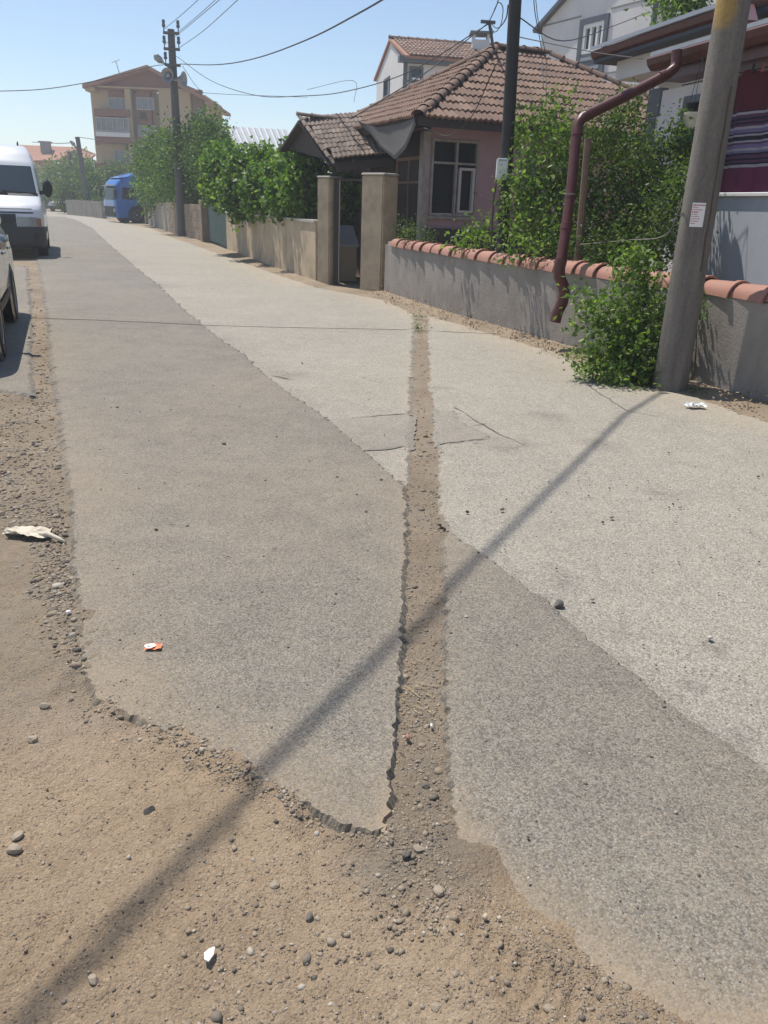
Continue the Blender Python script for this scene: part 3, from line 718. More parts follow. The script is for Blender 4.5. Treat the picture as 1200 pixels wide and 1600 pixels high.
# brown block wall, its older concrete stretch and the far gateposts
bt = thing('block_wall', 'brown block wall with an end pier beyond the green gate', 'wall', (-8.3, 33, 0))
BW1 = np.array([(-6.65, 29.27), (-9.93, 36.9)]); bl_t = unit(BW1[1] - BW1[0]); bl_n = np.array([bl_t[1], -bl_t[0]])
mb = MB(); wall_strip(mb, dense(BW1 - bl_n * .02 + bl_t * .45, .6), .2, -.1, 1.18, -1 if False else 1); 
mb.build('core', M['conc'], bt)
bm_ = MB().box(-.215, .215, -.11, .11, 0, .19).mesh('block', M['blocks'], bevel=.012)
Lb = seglen(BW1)[0]; nrm = np.array([bl_t[1], -bl_t[0]])
for row in range(6):
    s_ = .15 + (row % 2) * .22; 
    while s_ < Lb - .2:
        p = BW1[0] + bl_t * s_ - nrm * -.08
        jit = random.uniform(-.008, .008)
        inst(bm_, 'block', bt, Matrix.Translation((p[0] + 8.3 - nrm[0] * jit, p[1] - 33 - nrm[1] * jit, .005 + row * .2)) @ Matrix.Rotation(math.atan2(bl_t[1], bl_t[0]), 4, 'Z'))
        s_ += .44
mb = MB(); o = np.array([*(BW1[0] - bl_t * .12), 0]); u3 = np.array([*bl_t, 0]); v3 = np.array([*nrm, 0])
mb.hexa([o + u3 * a + v3 * b + V(0, 0, z) for z in (-.1, 1.36) for a, b in ((-.2, -.14), (.2, -.14), (.2, .24), (-.2, .24))]); mb.build('pier', M['blocks'], bt, bevel=.02)
ct = thing('concrete_wall', 'stained pale concrete garden wall between block wall and far gateposts', 'wall', (-12, 43, 0))
mb = MB(); wall_strip(mb, dense(np.array([(-9.98, 37.0), (-14.0, 47.6)]), .6), .2, -.1, 1.2, 1); mb.build('wall_body', M['conc'], ct)
upright('far_gatepost', (-14.5, 49.0), .45, .4, 1.9, (.39, -.92), M['conc'], 'grey concrete gatepost nearest the blue truck', 'gatepost', .04)
upright('far_gatepost', (-14.05, 47.9), .4, .4, 1.75, (.39, -.92), M['conc'], 'grey concrete gatepost at the end of the stained wall', 'gatepost', .04)
mb = MB(); mb.beam((-14.38, 48.68, .03), (-14.38, 48.68, 1.7), .5, .05, (.39, -.92, 0)); mb.build('gate_door', M['darkwood'], None, label='narrow dark door between the two far concrete gateposts', cat='door')

# ================================================================== TILED HOUSES
def tile_mesh(name, w, L, th=.018, amp=.022):
    n = 8; prof = []
    for i in range(n + 1):
        u = i / n; prof.append(((u - .5) * w, amp * (.5 - .5 * math.cos(4 * math.pi * u)) ** .8))
    mb = MB(); vs = []
    for (x, z) in prof: vs.append((x, 0, z + th)); 
    for (x, z) in prof: vs.append((x, L, z + .002))
    for (x, z) in prof: vs.append((x, 0, z - .012))
    fs = [(i, i + 1, n + 2 + i, n + 1 + i) for i in range(n)] + [(2 * n + 2 + i, 2 * n + 3 + i, i + 1, i) for i in range(n)]
    mb.add(vs, fs); return mb
def tile_field(E0, E1, R0, R1, w, row, jitter=.006):
    # tiles on a roof slope: eave E0-E1, ridge R0-R1 (three corners span the plane); yields matrices of tiles that lie inside
    E0, E1, R0, R1 = map(lambda p: np.array(p, float), (E0, E1, R0, R1))
    u = unit(E1 - E0); mid = (R0 + R1) / 2; s = mid - E0; s = s - u * (s @ u); H_ = np.linalg.norm(s); s = s / H_; n = np.cross(u, s)
    r0, r1, e1 = (R0 - E0) @ u, (R1 - E0) @ u, (E1 - E0) @ u
    out = []; k = 0; y = -.04
    while y < H_ - row * .3:
        t = min(max((y + row * .5) / H_, 0), 1); a = r0 * t; b = e1 + (r1 - e1) * t
        i0 = math.ceil((a + w * .35) / w); i1 = math.floor((b - w * .35) / w)
        for i in range(i0, i1 + 1):
            c = E0 + u * (i * w + random.uniform(-jitter, jitter)) + s * (y + random.uniform(-jitter, jitter) * 1.4) + n * (.012 + random.uniform(0, jitter))
            Mx = Matrix(((u[0], s[0], n[0], c[0]), (u[1], s[1], n[1], c[1]), (u[2], s[2], n[2], c[2]), (0, 0, 0, 1))) @ Matrix.Rotation(random.uniform(-.02, .02), 4, 'Z') @ Matrix.Rotation(random.uniform(-.012, .02), 4, 'X')
            out.append(Mx)
        y += row; k += 1
    return out
def put_tiles(mats, proto_mb, mat, parent, limit, name='tile'):
    off = OFF[parent]; me = proto_mb.mesh(name, mat, SM)
    T = Matrix.Translation((-off[0], -off[1], -off[2]))
    for Mx in mats[:limit]: inst(me, name, parent, T @ Mx)
    if len(mats) > limit:
        mb = MB()
        for Mx in mats[limit:]: mb.add([Mx @ Vector(v) for v in proto_mb.v], proto_mb.f)
        mb.build('tiles', mat, parent, SM, kind='stuff')
def ridge_caps(a, b, r, L, parent, mat, name='ridge_tile'):
    a, b = np.array(a, float), np.array(b, float); t = unit(b - a); D = np.linalg.norm(b - a); off = OFF[parent]
    mb = MB(); n = 6; rows = []
    for (y, rr) in ((0, r * 1.14), (.03, r * 1.14), (.032, r), (L + .03, r * .86)):
        rows.append([(rr * math.cos(math.pi * k / n), y, rr * .8 * math.sin(math.pi * k / n)) for k in range(n + 1)])
    mb.add([p for q in rows for p in q], [(i * (n + 1) + k, i * (n + 1) + k + 1, (i + 1) * (n + 1) + k + 1, (i + 1) * (n + 1) + k) for i in range(3) for k in range(n)])
    me = mb.mesh(name, mat, SM); x = unit(np.cross(t, (0, 0, 1))); z = np.cross(x, t)
    k_ = max(1, round(D / L)); L = D / k_
    for i in range(k_):
        c = a + t * i * L - off + z * .01
        inst(me, name, parent, Matrix(((x[0], t[0], z[0], c[0]), (x[1], t[1], z[1], c[1]), (x[2], t[2], z[2], c[2]), (0, 0, 0, 1))) @ Matrix.Rotation(random.uniform(-.03, .03), 4, 'Z'))
def window(parent, pl, a0, a1, z0, z1, fw, mats, vbars=(), hbars=(), depth=.06, proud=.015, sill=None, name='window', curtain=None):
    fr = MB(); d0, d1 = -depth, proud
    fr.pbox(pl, a0, a0 + fw, z0, z1, d0, d1); fr.pbox(pl, a1 - fw, a1, z0, z1, d0, d1)
    fr.pbox(pl, a0 + fw, a1 - fw, z0, z0 + fw, d0, d1 - .001); fr.pbox(pl, a0 + fw, a1 - fw, z1 - fw, z1, d0, d1 - .001)
    for v in vbars: fr.pbox(pl, v - fw * .4, v + fw * .4, z0 + fw, z1 - fw, d0 + .01, d1 - .004)
    for h in hbars: fr.pbox(pl, a0 + fw, a1 - fw, h - fw * .4, h + fw * .4, d0 + .012, d1 - .006)
    f = fr.build(name, mats[0], parent, bevel=.004)
    xs_ = [a0 + fw] + sorted(vbars) + [a1 - fw]; zs_ = [z0 + fw] + sorted(hbars) + [z1 - fw]
    for i in range(len(xs_) - 1):
        for j in range(len(zs_) - 1):
            gl_ = MB(); gl_.pbox(pl, xs_[i] + .003, xs_[i + 1] - .003, zs_[j] + .003, zs_[j + 1] - .003, -depth * .75, -depth * .6); gl_.build('pane', mats[1], f)
    if curtain:
        c = MB(); c.pbox(pl, a0 + fw, a1 - fw, z0 + fw, z1 - fw, -depth - .03, -depth - .02); c.build('curtain', curtain, f)
    if sill:
        s_ = MB(); s_.pbox(pl, a0 - .06, a1 + .06, z0 - .05, z0 - .002, -.02, sill); s_.build('sill', mats[2] if len(mats) > 2 else mats[0], f, bevel=.004)
    return f
def wall_with_hole(mb, pl, a0, a1, z0, z1, holes, n0=-.2, n1=0):
    # holes sorted by a, not overlapping
    c = a0
    for (h0, h1, y0, y1) in sorted(holes):
        if h0 > c: mb.pbox(pl, c, h0, z0, z1, n0, n1)
        mb.pbox(pl, h0, h1, z0, y0, n0, n1); mb.pbox(pl, h0, h1, y1, z1, n0, n1); c = h1
    mb.pbox(pl, c, a1, z0, z1, n0, n1)

# ---- the pink house
EZ = 2.60; C0 = np.array([.32, 13.5, EZ]); hu = unit([2.61, 1.1, 0]); hv = np.array([-hu[1], hu[0], 0]); DEP = 5.57; WID = 6.77
RZ = 4.17
AP0 = C0 + (hu + hv) * DEP / 2 + V(0, 0, RZ - EZ); AP1 = C0 + hu * (WID - DEP / 2) + hv * DEP / 2 + V(0, 0, RZ - EZ)
C1 = C0 + hu * WID; C2 = C1 + hv * DEP; C3 = C0 + hv * DEP
ph = thing('pink_house', 'single storey pink house under a weathered red tiled hip roof', 'house', C0 * [1, 1, 0])
e = .42
fp = Plane(C0 + hv * e + hu * e, hu); lp = Plane(C3 + hu * e, -hv)
FL = WID - 2 * e
wa0, wz1 = fp.at(665, 216); wa1, wz0 = fp.at(742, 336)
wz0 = fp.at(700, 338)[1]; wz1 = fp.at(700, 217)[1]
wa0 = max(wa0, .03)
w2a0, w2a1 = fp.at(815, 300)[0], fp.at(846, 300)[0]; w2z1, w2z0 = fp.at(830, 262)[1], fp.at(830, 338)[1]
mb = MB(); wall_with_hole(mb, fp, 0, FL, -.1, EZ - .02, [(wa0, wa1, wz0, wz1), (w2a0, w2a1, w2z0, w2z1)]); wl_ = mb.build('wall', M['pink'], ph)
mb = MB(); mb.pbox(lp, e, DEP - e - .202, -.1, EZ - .02, -.2, 0); mb.build('wall', M['pink'], ph); mb = MB(); mb.pbox(Plane(C1 + hv * e - hu * e, hv), .2, DEP - 2 * e, -.1, EZ - .02, -.2, 0); mb.build('wall', M['pink'], ph)
mb = MB(); zp_ = fp.at(700, 357)[1]; mb.pbox(fp, -.02, FL, -.1, zp_, .002, .10); mb.build('base_band', M['darkbase'], ph)  # thin dark band laid over the lower part of the front wall
um = (wa0 + wa1) / 2 + .03
window(ph, fp, wa0, wa1, wz0, wz1, .042, (M['oldwhite'], M['glass'], M['oldwhite']), (um,), (wz1 - .36,), .09, .02, .05)
mb = MB(); mb.pbox(fp, um + .05, wa1 - .06, wz0 + .06, wz0 + .1, -.05, .03); mb.pbox(fp, um + .05, wa1 - .06, wz1 - .46, wz1 - .42, -.05, .03); mb.pbox(fp, um + .05, um + .09, wz0 + .1, wz1 - .46, -.05, .03); mb.pbox(fp, wa1 - .1, wa1 - .06, wz0 + .1, wz1 - .46, -.05, .03); mb.build('sash', M['sash'], ph)
window(ph, fp, w2a0, w2a1, w2z0, w2z1, .05, (M['oldwhite'], M['glass'], M['oldwhite']), ((w2a0 + w2a1) / 2,), (), .09, .02, .05)
mb = MB(); mb.pbox(fp, -.14, -.01, .2, EZ - .1, -.1, .03); mb.build('corner_post', M['oldwhite'], ph)
# eaves: boarded soffit and fascia
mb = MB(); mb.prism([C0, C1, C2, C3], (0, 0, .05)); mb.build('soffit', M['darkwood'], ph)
mb = MB(); mb.pbox(Plane(C0, hu), 0, WID, EZ - .07, EZ + .015, -.03, .005); mb.pbox(Plane(C3, -hv), 0, DEP, EZ - .07, EZ + .015, -.03, .005); mb.build('fascia', M['darkwood'], ph)
rf = MB()
up_ = V(0, 0, .05); dz = V(0, 0, -.002)
rf.add([C0 + up_, C1 + up_, C2 + up_, C3 + up_, AP0 + dz, AP1 + dz], [(0, 1, 5, 4), (1, 2, 5), (2, 3, 4, 5), (3, 0, 4), (3, 2, 1, 0)])
roof = rf.build('roof', M['rooftile_b'], ph)
tp = tile_mesh('tile', .2, .335, .03, .03)
ov = V(0, 0, .055)
fr_ = tile_field(C0 + ov, C1 + ov, AP0, AP1, .2, .30); le_ = tile_field(C3 + ov, C0 + ov, AP0, AP0, .2, .30); ri_ = tile_field(C1 + ov, C2 + ov, AP1, AP1, .2, .30)
le_.sort(key=lambda m_: m_.translation.y)
put_tiles(fr_ + le_[:max(0, 290 - len(fr_))] + le_[max(0, 290 - len(fr_)):] + ri_, tp, M['rooftile'], roof, 295)
bk_ = tile_field(C2 + ov, C3 + ov, AP1, AP0, .2, .30)
ridge_caps(C0 + ov - (hu + hv) * .03, AP0 + V(0, 0, .04), .10, .30, roof, M['rooftile'])
ridge_caps(AP0 + V(0, 0, .06), AP1 + V(0, 0, .06), .10, .30, roof, M['rooftile'])
ridge_caps(C1 + ov, AP1 + V(0, 0, .04), .10, .30, roof, M['rooftile'])
ridge_caps(C3 + ov, AP0 + V(0, 0, .04), .10, .30, roof, M['rooftile'])
# glazed side porch under the eave, left of the corner
sp = Plane(C0 + hu * e + hv * (e + .12), -hv); pp = Plane(C0 + hu * (e - .95) + hv * (e + .55), hu)
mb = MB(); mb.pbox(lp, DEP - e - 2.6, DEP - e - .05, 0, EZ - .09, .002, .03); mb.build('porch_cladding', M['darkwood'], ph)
sp2 = Plane(lp.w(0, 0, .032), lp.u)
window(ph, sp2, DEP - e - 1.25, DEP - e - .2, .95, 2.15, .055, (M['wood'], M['glass']), (DEP - e - .72,), (1.75,), .02, .03, name='porch_window')
# grey cement valley where the porch roof meets the house roof
va = [P(560, 190, 15.6), P(590, 199, 15.0), P(622, 194, 14.2), P(648, 184, 13.52)]
vc = [P(572, 197, 15.5), P(594, 226, 14.8), P(616, 243, 14.2), P(632, 226, 13.8), P(648, 188, 13.5)]
mb = MB(); n_ = 12
def lerp_(L_, t):
    t *= len(L_) - 1; i = min(int(t), len(L_) - 2); return L_[i] + (L_[i + 1] - L_[i]) * (t - i)
mb.grid(lambda u, v: lerp_(va, u) * (1 - v) + lerp_(vc if v < .99 else vc, u) * v + V(0, 0, -.05 * math.sin(math.pi * v)), n_, 6)
mb.grid(lambda u, v: lerp_(vc, u) * (1 - v) + (lerp_(vc, u) + V(.02, -.02, -.06)) * v, n_, 1)
mb.build('valley_flashing', M['valley'], ph, SM)

# ---- the small tiled roof over the gate
CR0, CR1 = P(466, 181, 16.2), P(574, 192, 16.5); CE0, CE1 = P(514, 249, 15.0), P(614, 239, 15.25)
cu = unit((CR1 - CR0) * [1, 1, 0]); CB0 = P(436, 227, 17.3); CB1 = CB0 + (CR1 - CR0)
po = thing('porch_roof', 'small brown tiled gable roof sheltering the garden gate', 'porch', (CR0 + CE0) / 2 * [1, 1, 0])
mb = MB(); d_ = V(0, 0, -.05)
for q in ((CE0, CE1, CR1, CR0), (CR0, CR1, CB1, CB0)):
    q = [np.array(p) - V(0, 0, .07) for p in q]; mb.hexa([p + d_ for p in q] + q)
rfp = mb.build('roof', M['darkwood'], po)
ft = tile_field(CE0 + V(0, 0, .01), CE1 + V(0, 0, .01), CR0, CR1, .165, .185)
put_tiles(ft, tile_mesh('tile', .165, .215, .016, .02), M['rooftile_b'], rfp, 200)
ridge_caps(CR0 + V(0, 0, .0) - cu * .03, CR1 + V(0, 0, .0), .07, .28, rfp, M['rooftile_b'])
vrg = unit(CR0 - CE0); L_ = np.linalg.norm(CR0 - CE0); 
ridge_caps(CE0 + V(-.0, 0, .02), CR0 + V(0, 0, .0), .045, .24, rfp, M['rooftile_b'], 'verge_tile')
mb = MB(); ins_ = cu * .14
mb.prism([CE0 + ins_ + d_, CR0 + ins_ + d_ * 1.2, CB0 + ins_ + d_], cu * .03); mb.build('gable_board', M['darkwood'], po)
mb = MB()
for p in (CE0 + cu * .2 + (CR0 - CE0) * .15,): mb.beam(p * [1, 1, 0], p - V(0, 0, .12), .1, .1, (0, 1, 0))
mb.beam(CE0 + ins_ + d_ * 3, CE1 + d_ * 3, .07, .1); mb.build('post_frame', M['darkwood'], po)
# dim boarded lean-to behind the gate
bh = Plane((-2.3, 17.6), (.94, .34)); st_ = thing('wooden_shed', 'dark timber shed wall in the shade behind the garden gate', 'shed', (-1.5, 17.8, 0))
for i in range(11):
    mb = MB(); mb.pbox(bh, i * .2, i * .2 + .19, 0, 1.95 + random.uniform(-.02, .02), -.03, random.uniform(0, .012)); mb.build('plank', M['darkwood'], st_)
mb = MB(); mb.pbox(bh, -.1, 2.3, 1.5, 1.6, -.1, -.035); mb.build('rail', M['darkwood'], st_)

# ================================================================== THE HOUSE AT THE RIGHT
RD = np.array([.27, -.963, 0]); rp0 = P(1095, 308, 9.3); rp = Plane(rp0, RD)         # its front, nearly along the road
rh = thing('white_house', 'white house with dark red gutters and a grey walled terrace at right', 'house', (rp0[0] + .5, rp0[1] - 1, 0))
PZ = 1.56
mb = MB(); mb.pbox(rp, -.12, 6.5, -.1, PZ, -.16, 0); mb.build('terrace_wall', M['paleblue'], rh)
mb = MB(); mb.pbox(rp, -.16, 6.5, PZ + .002, PZ + .04, -.2, .035); mb.build('sill', M['whiteframe'], rh, bevel=.006)
mb = MB(); mb.pbox(Plane(rp.w(-.12, 0, -.161), -rp.n), 0, 1.6, -.1, PZ, -.16, 0); mb.build('terrace_wall', M['paleblue'], rh)
# house body set back behind the terrace
bp = Plane(rp.w(0, 0, -1.35), RD); BZ = 3.02
aq, _ = bp.at(1012, 200); 
wz = [bp.at(1062, 212)[0], bp.at(1096, 212)[0], bp.at(1078, 222)[1], bp.at(1078, 150)[1]]
mb = MB(); wall_with_hole(mb, bp, aq, 8.2, -.1, BZ, [(wz[0], wz[1] + .25, wz[2] - .25, wz[3])], -.2, 0); mb.build('wall', M['white2'], rh)
mb = MB(); mb.pbox(Plane(bp.w(aq, 0, -.2), -rp.n), 0, 4.5, -.1, 3.7, -.2, 0); mb.build('wall', M['white2'], rh)
for i in range(8):
    mb = MB(); mb.pbox(bp, aq - .06, aq + .20 + (.06 if i % 2 else 0), i * .385, i * .385 + .37, -.1, .03); mb.build('quoin', M['greyframe'], rh, bevel=.01)
window(rh, bp, wz[0], wz[1] + .25, wz[2] - .25, wz[3], .09, (M['greyframe'], M['glass'], M['greyframe']), (), (), .1, .03, .05)
# lower gutter beam with its soffit
ga = Plane(rp.w(0, 0, .32), RD)
g0_, gz1 = ga.at(1013, 90); _, gz0 = ga.at(1013, 110)
mb = MB(); nn = 8
prof = [(.0, gz1), (.02, gz1 - .02), (.0, gz0 + .05), (-.05, gz0), (-.12, gz0), (-.14, gz1 - .02), (-.12, gz1 - .02), (-.11, gz0 + .03), (-.05, gz0 + .03), (-.02, gz0 + .06), (-.02, gz1)]
mb.prism([ga.w(g0_, z, n) for n, z in prof], ga.u * 7); mb.build('gutter', M['maroon'], rh)
mb = MB(); mb.pbox(ga, g0_ + .05, g0_ + 7, gz0 - .10, gz0 - .002, -.45, -.145); mb.build('beam', M['maroon'], rh)
mb = MB(); mb.pbox(ga, g0_ + .03, g0_ + 7, gz0 - .002 + .004, gz0 + .06, -1.5, -.15); mb.build('soffit', M['maroon'], rh)
mb = MB(); mb.prism([ga.w(g0_, gz1 + .01, -.02), ga.w(g0_, gz1 + .05, -.02), ga.w(g0_, gz1 + .38, -1.2), ga.w(g0_, gz1 + .34, -1.2)], ga.u * 7); mb.build('terrace_roof', M['sheet'], rh)
# upper roof: grey sheet roof, gutter, dark soffit, pale wall band beneath
ua = Plane(rp.w(0, 0, -.75), RD)
u0_, uz1 = ua.at(925, 80); _, uz0 = ua.at(925, 97)
UZ = uz1
mb = MB(); prof = [(.0, UZ), (.02, UZ - .02), (.0, UZ - .09), (-.05, UZ - .12), (-.12, UZ - .12), (-.13, UZ - .02), (-.12, UZ - .02), (-.1, UZ - .1), (-.05, UZ - .1), (-.02, UZ - .08), (-.02, UZ)]
mb.prism([ua.w(u0_, z, n) for n, z in prof], ua.u * 8.5); mb.build('gutter', M['maroon'], rh)
mb = MB(); mb.pbox(ua, u0_ + .03, u0_ + 8.5, UZ - .17, UZ - .122, -1.2, -.03); mb.build('soffit', M['navy'], rh)
mb = MB(); mb.pbox(ua, u0_ + .35, u0_ + 8.5, UZ - .42, UZ - .172, -1.1, -.25); mb.build('wall_band', M['white2'], rh)
rfs = thing
rb = MB(); rb.prism([ua.w(u0_ - .02, UZ + .004, .03), ua.w(u0_ - .02, UZ + .03, .03), ua.w(u0_ - .02, UZ + 1.45, -4.2), ua.w(u0_ - .02, UZ + 1.42, -4.2)], ua.u * 8.5); ro_ = rb.build('roof', M['sheet'], rh)
for i in range(28):
    mb = MB(); o_ = ua.u * (i * .3)
    mb.prism([ua.w(u0_, UZ + .03, .03) + o_, ua.w(u0_ + .02, UZ + .055, .03) + o_, ua.w(u0_ + .04, UZ + .03, .03) + o_], ua.w(0, 1.42, -4.23) - ua.w(0, 0, 0)); mb.build('seam_rib', M['sheet'], ro_)
# short maroon downpipe between the two gutters
a_, z_ = ua.at(1168, 22); mb = MB(); mb.beam(ua.w(a_, UZ - .1, .0), ga.w(ga.at(1160, 40)[0], gz1 + .05, -.1), .09, .09, (1, 0, 0)); mb.build('downpipe', M['maroon'], rh)
# long downpipe from the lower gutter out over the garden wall
dp = thing('drainpipe', 'long dark red drainpipe elbowed from the gutter over the tiled wall', 'drainpipe', (1.8, 8.5, 0))
path = [P(1058, 78, 9.35), P(1057, 96, 9.35), P(1054, 107, 9.33), P(1043, 116, 9.3), P(1000, 139, 9.2), P(925, 176, 8.95), P(910, 184, 8.9), P(903, 194, 8.87), P(901, 208, 8.85), P(893, 290, 8.65), P(884, 360, 8.5), P(876, 412, 8.36)]
mb = MB(); mb.tube(path, .053, 14); mb.build('pipe', M['maroon'], dp, SM)
path = [P(877, 405, 8.36), P(874, 418, 8.35), P(874, 433, 8.35), P(880, 447, 8.35), P(882, 460, 8.35), P(878, 474, 8.35), P(871, 488, 8.36), P(867, 503, 8.36)]
mb = MB(); mb.tube(path, [.062, .06, .058, .06, .056, .06, .057, .06], 14); mb.build('outlet', M['maroon'], dp, SM)
for (a, b, c) in ((890, 303, 8.62), (889, 319, 8.6)):
    mb = MB(); p = P(a, b, c); mb.tube([p - V(.064, 0, .002), p - V(.03, .05, 0), p + V(.03, -.05, 0), p + V(.064, 0, .002)], .006, 6); 
    mb = MB(); mb.lathe([(.056, -.006), (.06, -.006), (.06, .006), (.056, .006)], p, 'z', 16); mb.build('wire_tie', M['oldwhite'], dp)
for (q0_, q1_, t0_) in ((path[0], path[1], .5),):
    pass
PIPE = [P(1040, 117.4, 9.29), P(915, 181, 8.92), P(902, 202, 8.86), P(893, 290, 8.65), P(884, 360, 8.5)]
for i, (p, q) in enumerate(((PIPE[0], PIPE[1]), (PIPE[1], PIPE[0]), (PIPE[2], PIPE[3]), (PIPE[4], PIPE[3]))):
    t = unit(q - p); mb = MB(); mb.tube([p, p + t * .004, p + t * .07, p + t * .074], [.053, .0585, .0585, .053], 14); mb.build('pipe_collar', M['maroon'], dp, SM)
# blanket hung out to dry on the terrace
bk = rp; a0 = bk.at(1128, 110)[0] - .12; zt = bk.at(1150, 116)[1]; zb = bk.at(1150, 303)[1]
m_, nt, b_ = mk('striped_blanket')
tc = nt.nodes.new('ShaderNodeTexCoord'); sx = nd(nt, 'ShaderNodeSeparateXYZ', Vector=tc.outputs['Generated'])
red, wh, pu, dk, ma = (.105, .012, .024), (.42, .38, .42), (.12, .045, .10), (.02, .015, .03), (.17, .025, .075)
st = [(0, ma), (.215, wh), (.24, dk), (.255, pu), (.275, dk), (.29, pu), (.32, dk), (.335, (.2, .17, .3)), (.355, wh), (.375, (.22, .16, .3)), (.405, pu), (.42, wh), (.435, dk), (.455, dk), (.47, wh), (.485, dk), (.50, (.2, .16, .3)), (.53, wh), (.55, pu), (.57, dk), (.585, pu), (.60, dk), (.62, pu), (.645, wh), (.665, dk), (.675, red)]
cr = ramp(nt, sx.outputs[2], st, 'CONSTANT'); n = noise(nt, coord(nt), 60, 4); nt.links.new(mixc(nt, n, mixc(nt, 1.0, cr, (.75, .75, .75), 'MULTIPLY'), cr), b_.inputs['Base Color']); b_.inputs['Roughness'].default_value = .95; bumpn(nt, b_, n, .4, .004)
mb = MB(); Lx = 1.5
mb.grid(lambda u, v: bk.w(a0 + u * Lx, zb + (zt - zb) * v + .018 * math.sin(u * 22) * v, -.03 + .022 * math.sin(u * 19 + v * 1.2) + .012 * math.sin(u * 43)), 60, 20)
mb.build('striped_blanket', m_, None, True, label='dark red blanket with pale and purple stripes pegged on the terrace', cat='blanket')
mb = MB(); mb.tube([bk.w(a0 - .6, zt + .012, -.03), bk.w(a0 + 3, zt + .012, -.03)], .006, 6); mb.build('clothes_line', M['cable'], label='thin clothes line along the top of the striped blanket', cat='clothes line')
for i, (a, t_) in enumerate(((1150, 'first'), (1175, 'second'), (1190, 'third'))):
    mb = MB(); a_ = bk.at(a, 116)[0]; mb.beam(bk.w(a_, zt - .03, .0), bk.w(a_ + .004, zt + .055, .0), .014, .02, (1, 0, 0)); mb.build('clothes_peg', M['red_print'] if i != 1 else M['darkwood'], label=['red clothes peg on the blanket line nearest the concrete pole', 'dark brown clothes peg between two red ones on the blanket line', 'red clothes peg on the blanket line at the picture edge'][i], cat='clothes peg', group='pegs holding the blanket')
# hanging plant pots
for (px, py, r, mt, lab) in ((1083, 190, .10, 'cream_pot', 'cream round plant pot hanging beside the concrete pole'), (1078, 212, .075, 'green_pot', 'small dark green plant pot below the cream hanging pot')):
    c = P(px, py, 9.0); t = thing('plant_pot', lab, 'plant pot', c - V(0, 0, r))
    mb = MB(); mb.lathe([(0, -r * .8), (r * .55, -r * .8), (r * .9, 0), (r, r * .6), (r * 1.06, r * .62), (r * 1.06, r * .8), (r * .9, r * .8), (r * .85, r * .5), (0, r * .5)], c, 'z', 18); mb.build('pot', M[mt], t, SM)
    if r > .09:
        mb = MB()
        for k in range(3):
            an = k * 2.1; mb.tube([c + V(r * math.cos(an), r * math.sin(an), r * .7), c + V(0, 0, .62)], .003, 4)
        mb.tube([c + V(0, 0, .62), V(c[0], c[1], gz0 - .1)], .003, 4); mb.build('hanger', M['cable'], t, kind='stuff')

# ================================================================== HOUSES BEHIND
# white two-storey house with its own tiled roof
wk = P(633, 89, 36); wu = unit([4.6, 1.0, 0]); wvv = np.array([-wu[1], wu[0], 0]); GD = 5.9; WL_ = 9.5; wk0 = wk * [1, 1, 0]
wh_ = thing('two_storey_house', 'white two storey house with tiled roof and chimney behind the pink house', 'house', wk0)
fz = wk[2]; fpw = Plane(wk0, wu); gpw = Plane(wk0 + wvv * GD, -wvv)
peak = P(602, 60, 36 + 2.9)[2]
w1 = [fpw.at(639, 118)[0], fpw.at(661, 118)[0], fpw.at(650, 130)[1], fpw.at(650, 104)[1]]
w2 = [fpw.at(705, 118)[0], fpw.at(722, 118)[0], fpw.at(712, 128)[1], fpw.at(712, 108)[1]]
w3 = [gpw.at(600, 140)[0], gpw.at(609, 140)[0], gpw.at(604, 165)[1], gpw.at(604, 122)[1]]
mb = MB(); wall_with_hole(mb, fpw, 0, WL_, 0, fz - .1, [tuple(w1), tuple(w2)]); mb.build('wall', M['white'], wh_)
mb = MB(); wall_with_hole(mb, gpw, 0, GD - .201, 0, fz - .1, [tuple(w3)])
mb.prism([gpw.w(0, fz - .1, 0), gpw.w(GD - .201, fz - .1, 0), gpw.w(GD / 2, peak - .15, 0)], -gpw.n * .2); mb.build('wall', M['white'], wh_)
for w_, pl_ in ((w1, fpw), (w2, fpw)): window(wh_, pl_, *w_, .1, (M['greyframe'], M['glassb']), (), (), .1, .04)
for w_, pl_ in ((w1, fpw), (w2, fpw)): mb = MB(); mb.pbox(pl_, w_[0] + .12, w_[1] - .12, w_[2] + .12, w_[2] + .19, -.06, .02); mb.build('sash', M['whiteframe'], wh_)
window(wh_, gpw, *w3, .08, (M['greyframe'], M['glassb']), (), (w3[2] + (w3[3] - w3[2]) * .35,), .1, .04)
mb = MB(); mb.pbox(fpw, -.06, .1, 0, fz - .12, .002, .07); mb.build('downpipe', M['greyframe'], wh_)
mb = MB(); mb.pbox(fpw, -.3, WL_, fz - .22, fz, .0, .35); mb.build('fascia', M['greyframe'], wh_)
mb = MB(); zb_ = fpw.at(700, 131)[1]; mb.pbox(fpw, .12, WL_, zb_ - .03, zb_ + .03, .002, .03); mb.build('string_course', M['greyframe'], wh_)
E0_ = fpw.w(-.08, fz, .4); E1_ = fpw.w(WL_ + .3, fz, .4); R0_ = fpw.w(-.08, peak, -GD / 2); R1_ = fpw.w(WL_ + .3, peak, -GD / 2); B0_ = fpw.w(-.08, fz, -GD - .4); B1_ = fpw.w(WL_ + .3, fz, -GD - .4)
mb = MB(); t_ = V(0, 0, -.1)
for q in ((E0_, E1_, R1_, R0_), (R0_, R1_, B1_, B0_)): mb.hexa([p + t_ for p in q] + list(q))
rf2 = mb.build('roof', M['farroof'], wh_)
tl = tile_field(E0_ + V(0, 0, .02), E1_ + V(0, 0, .02), R0_, R1_, .34, .42, .004)
put_tiles(tl, tile_mesh('tile', .34, .46, .03, .04), M['rooftile'], rf2, 295)
ridge_caps(R0_, R1_, .14, .42, rf2, M['rooftile'])
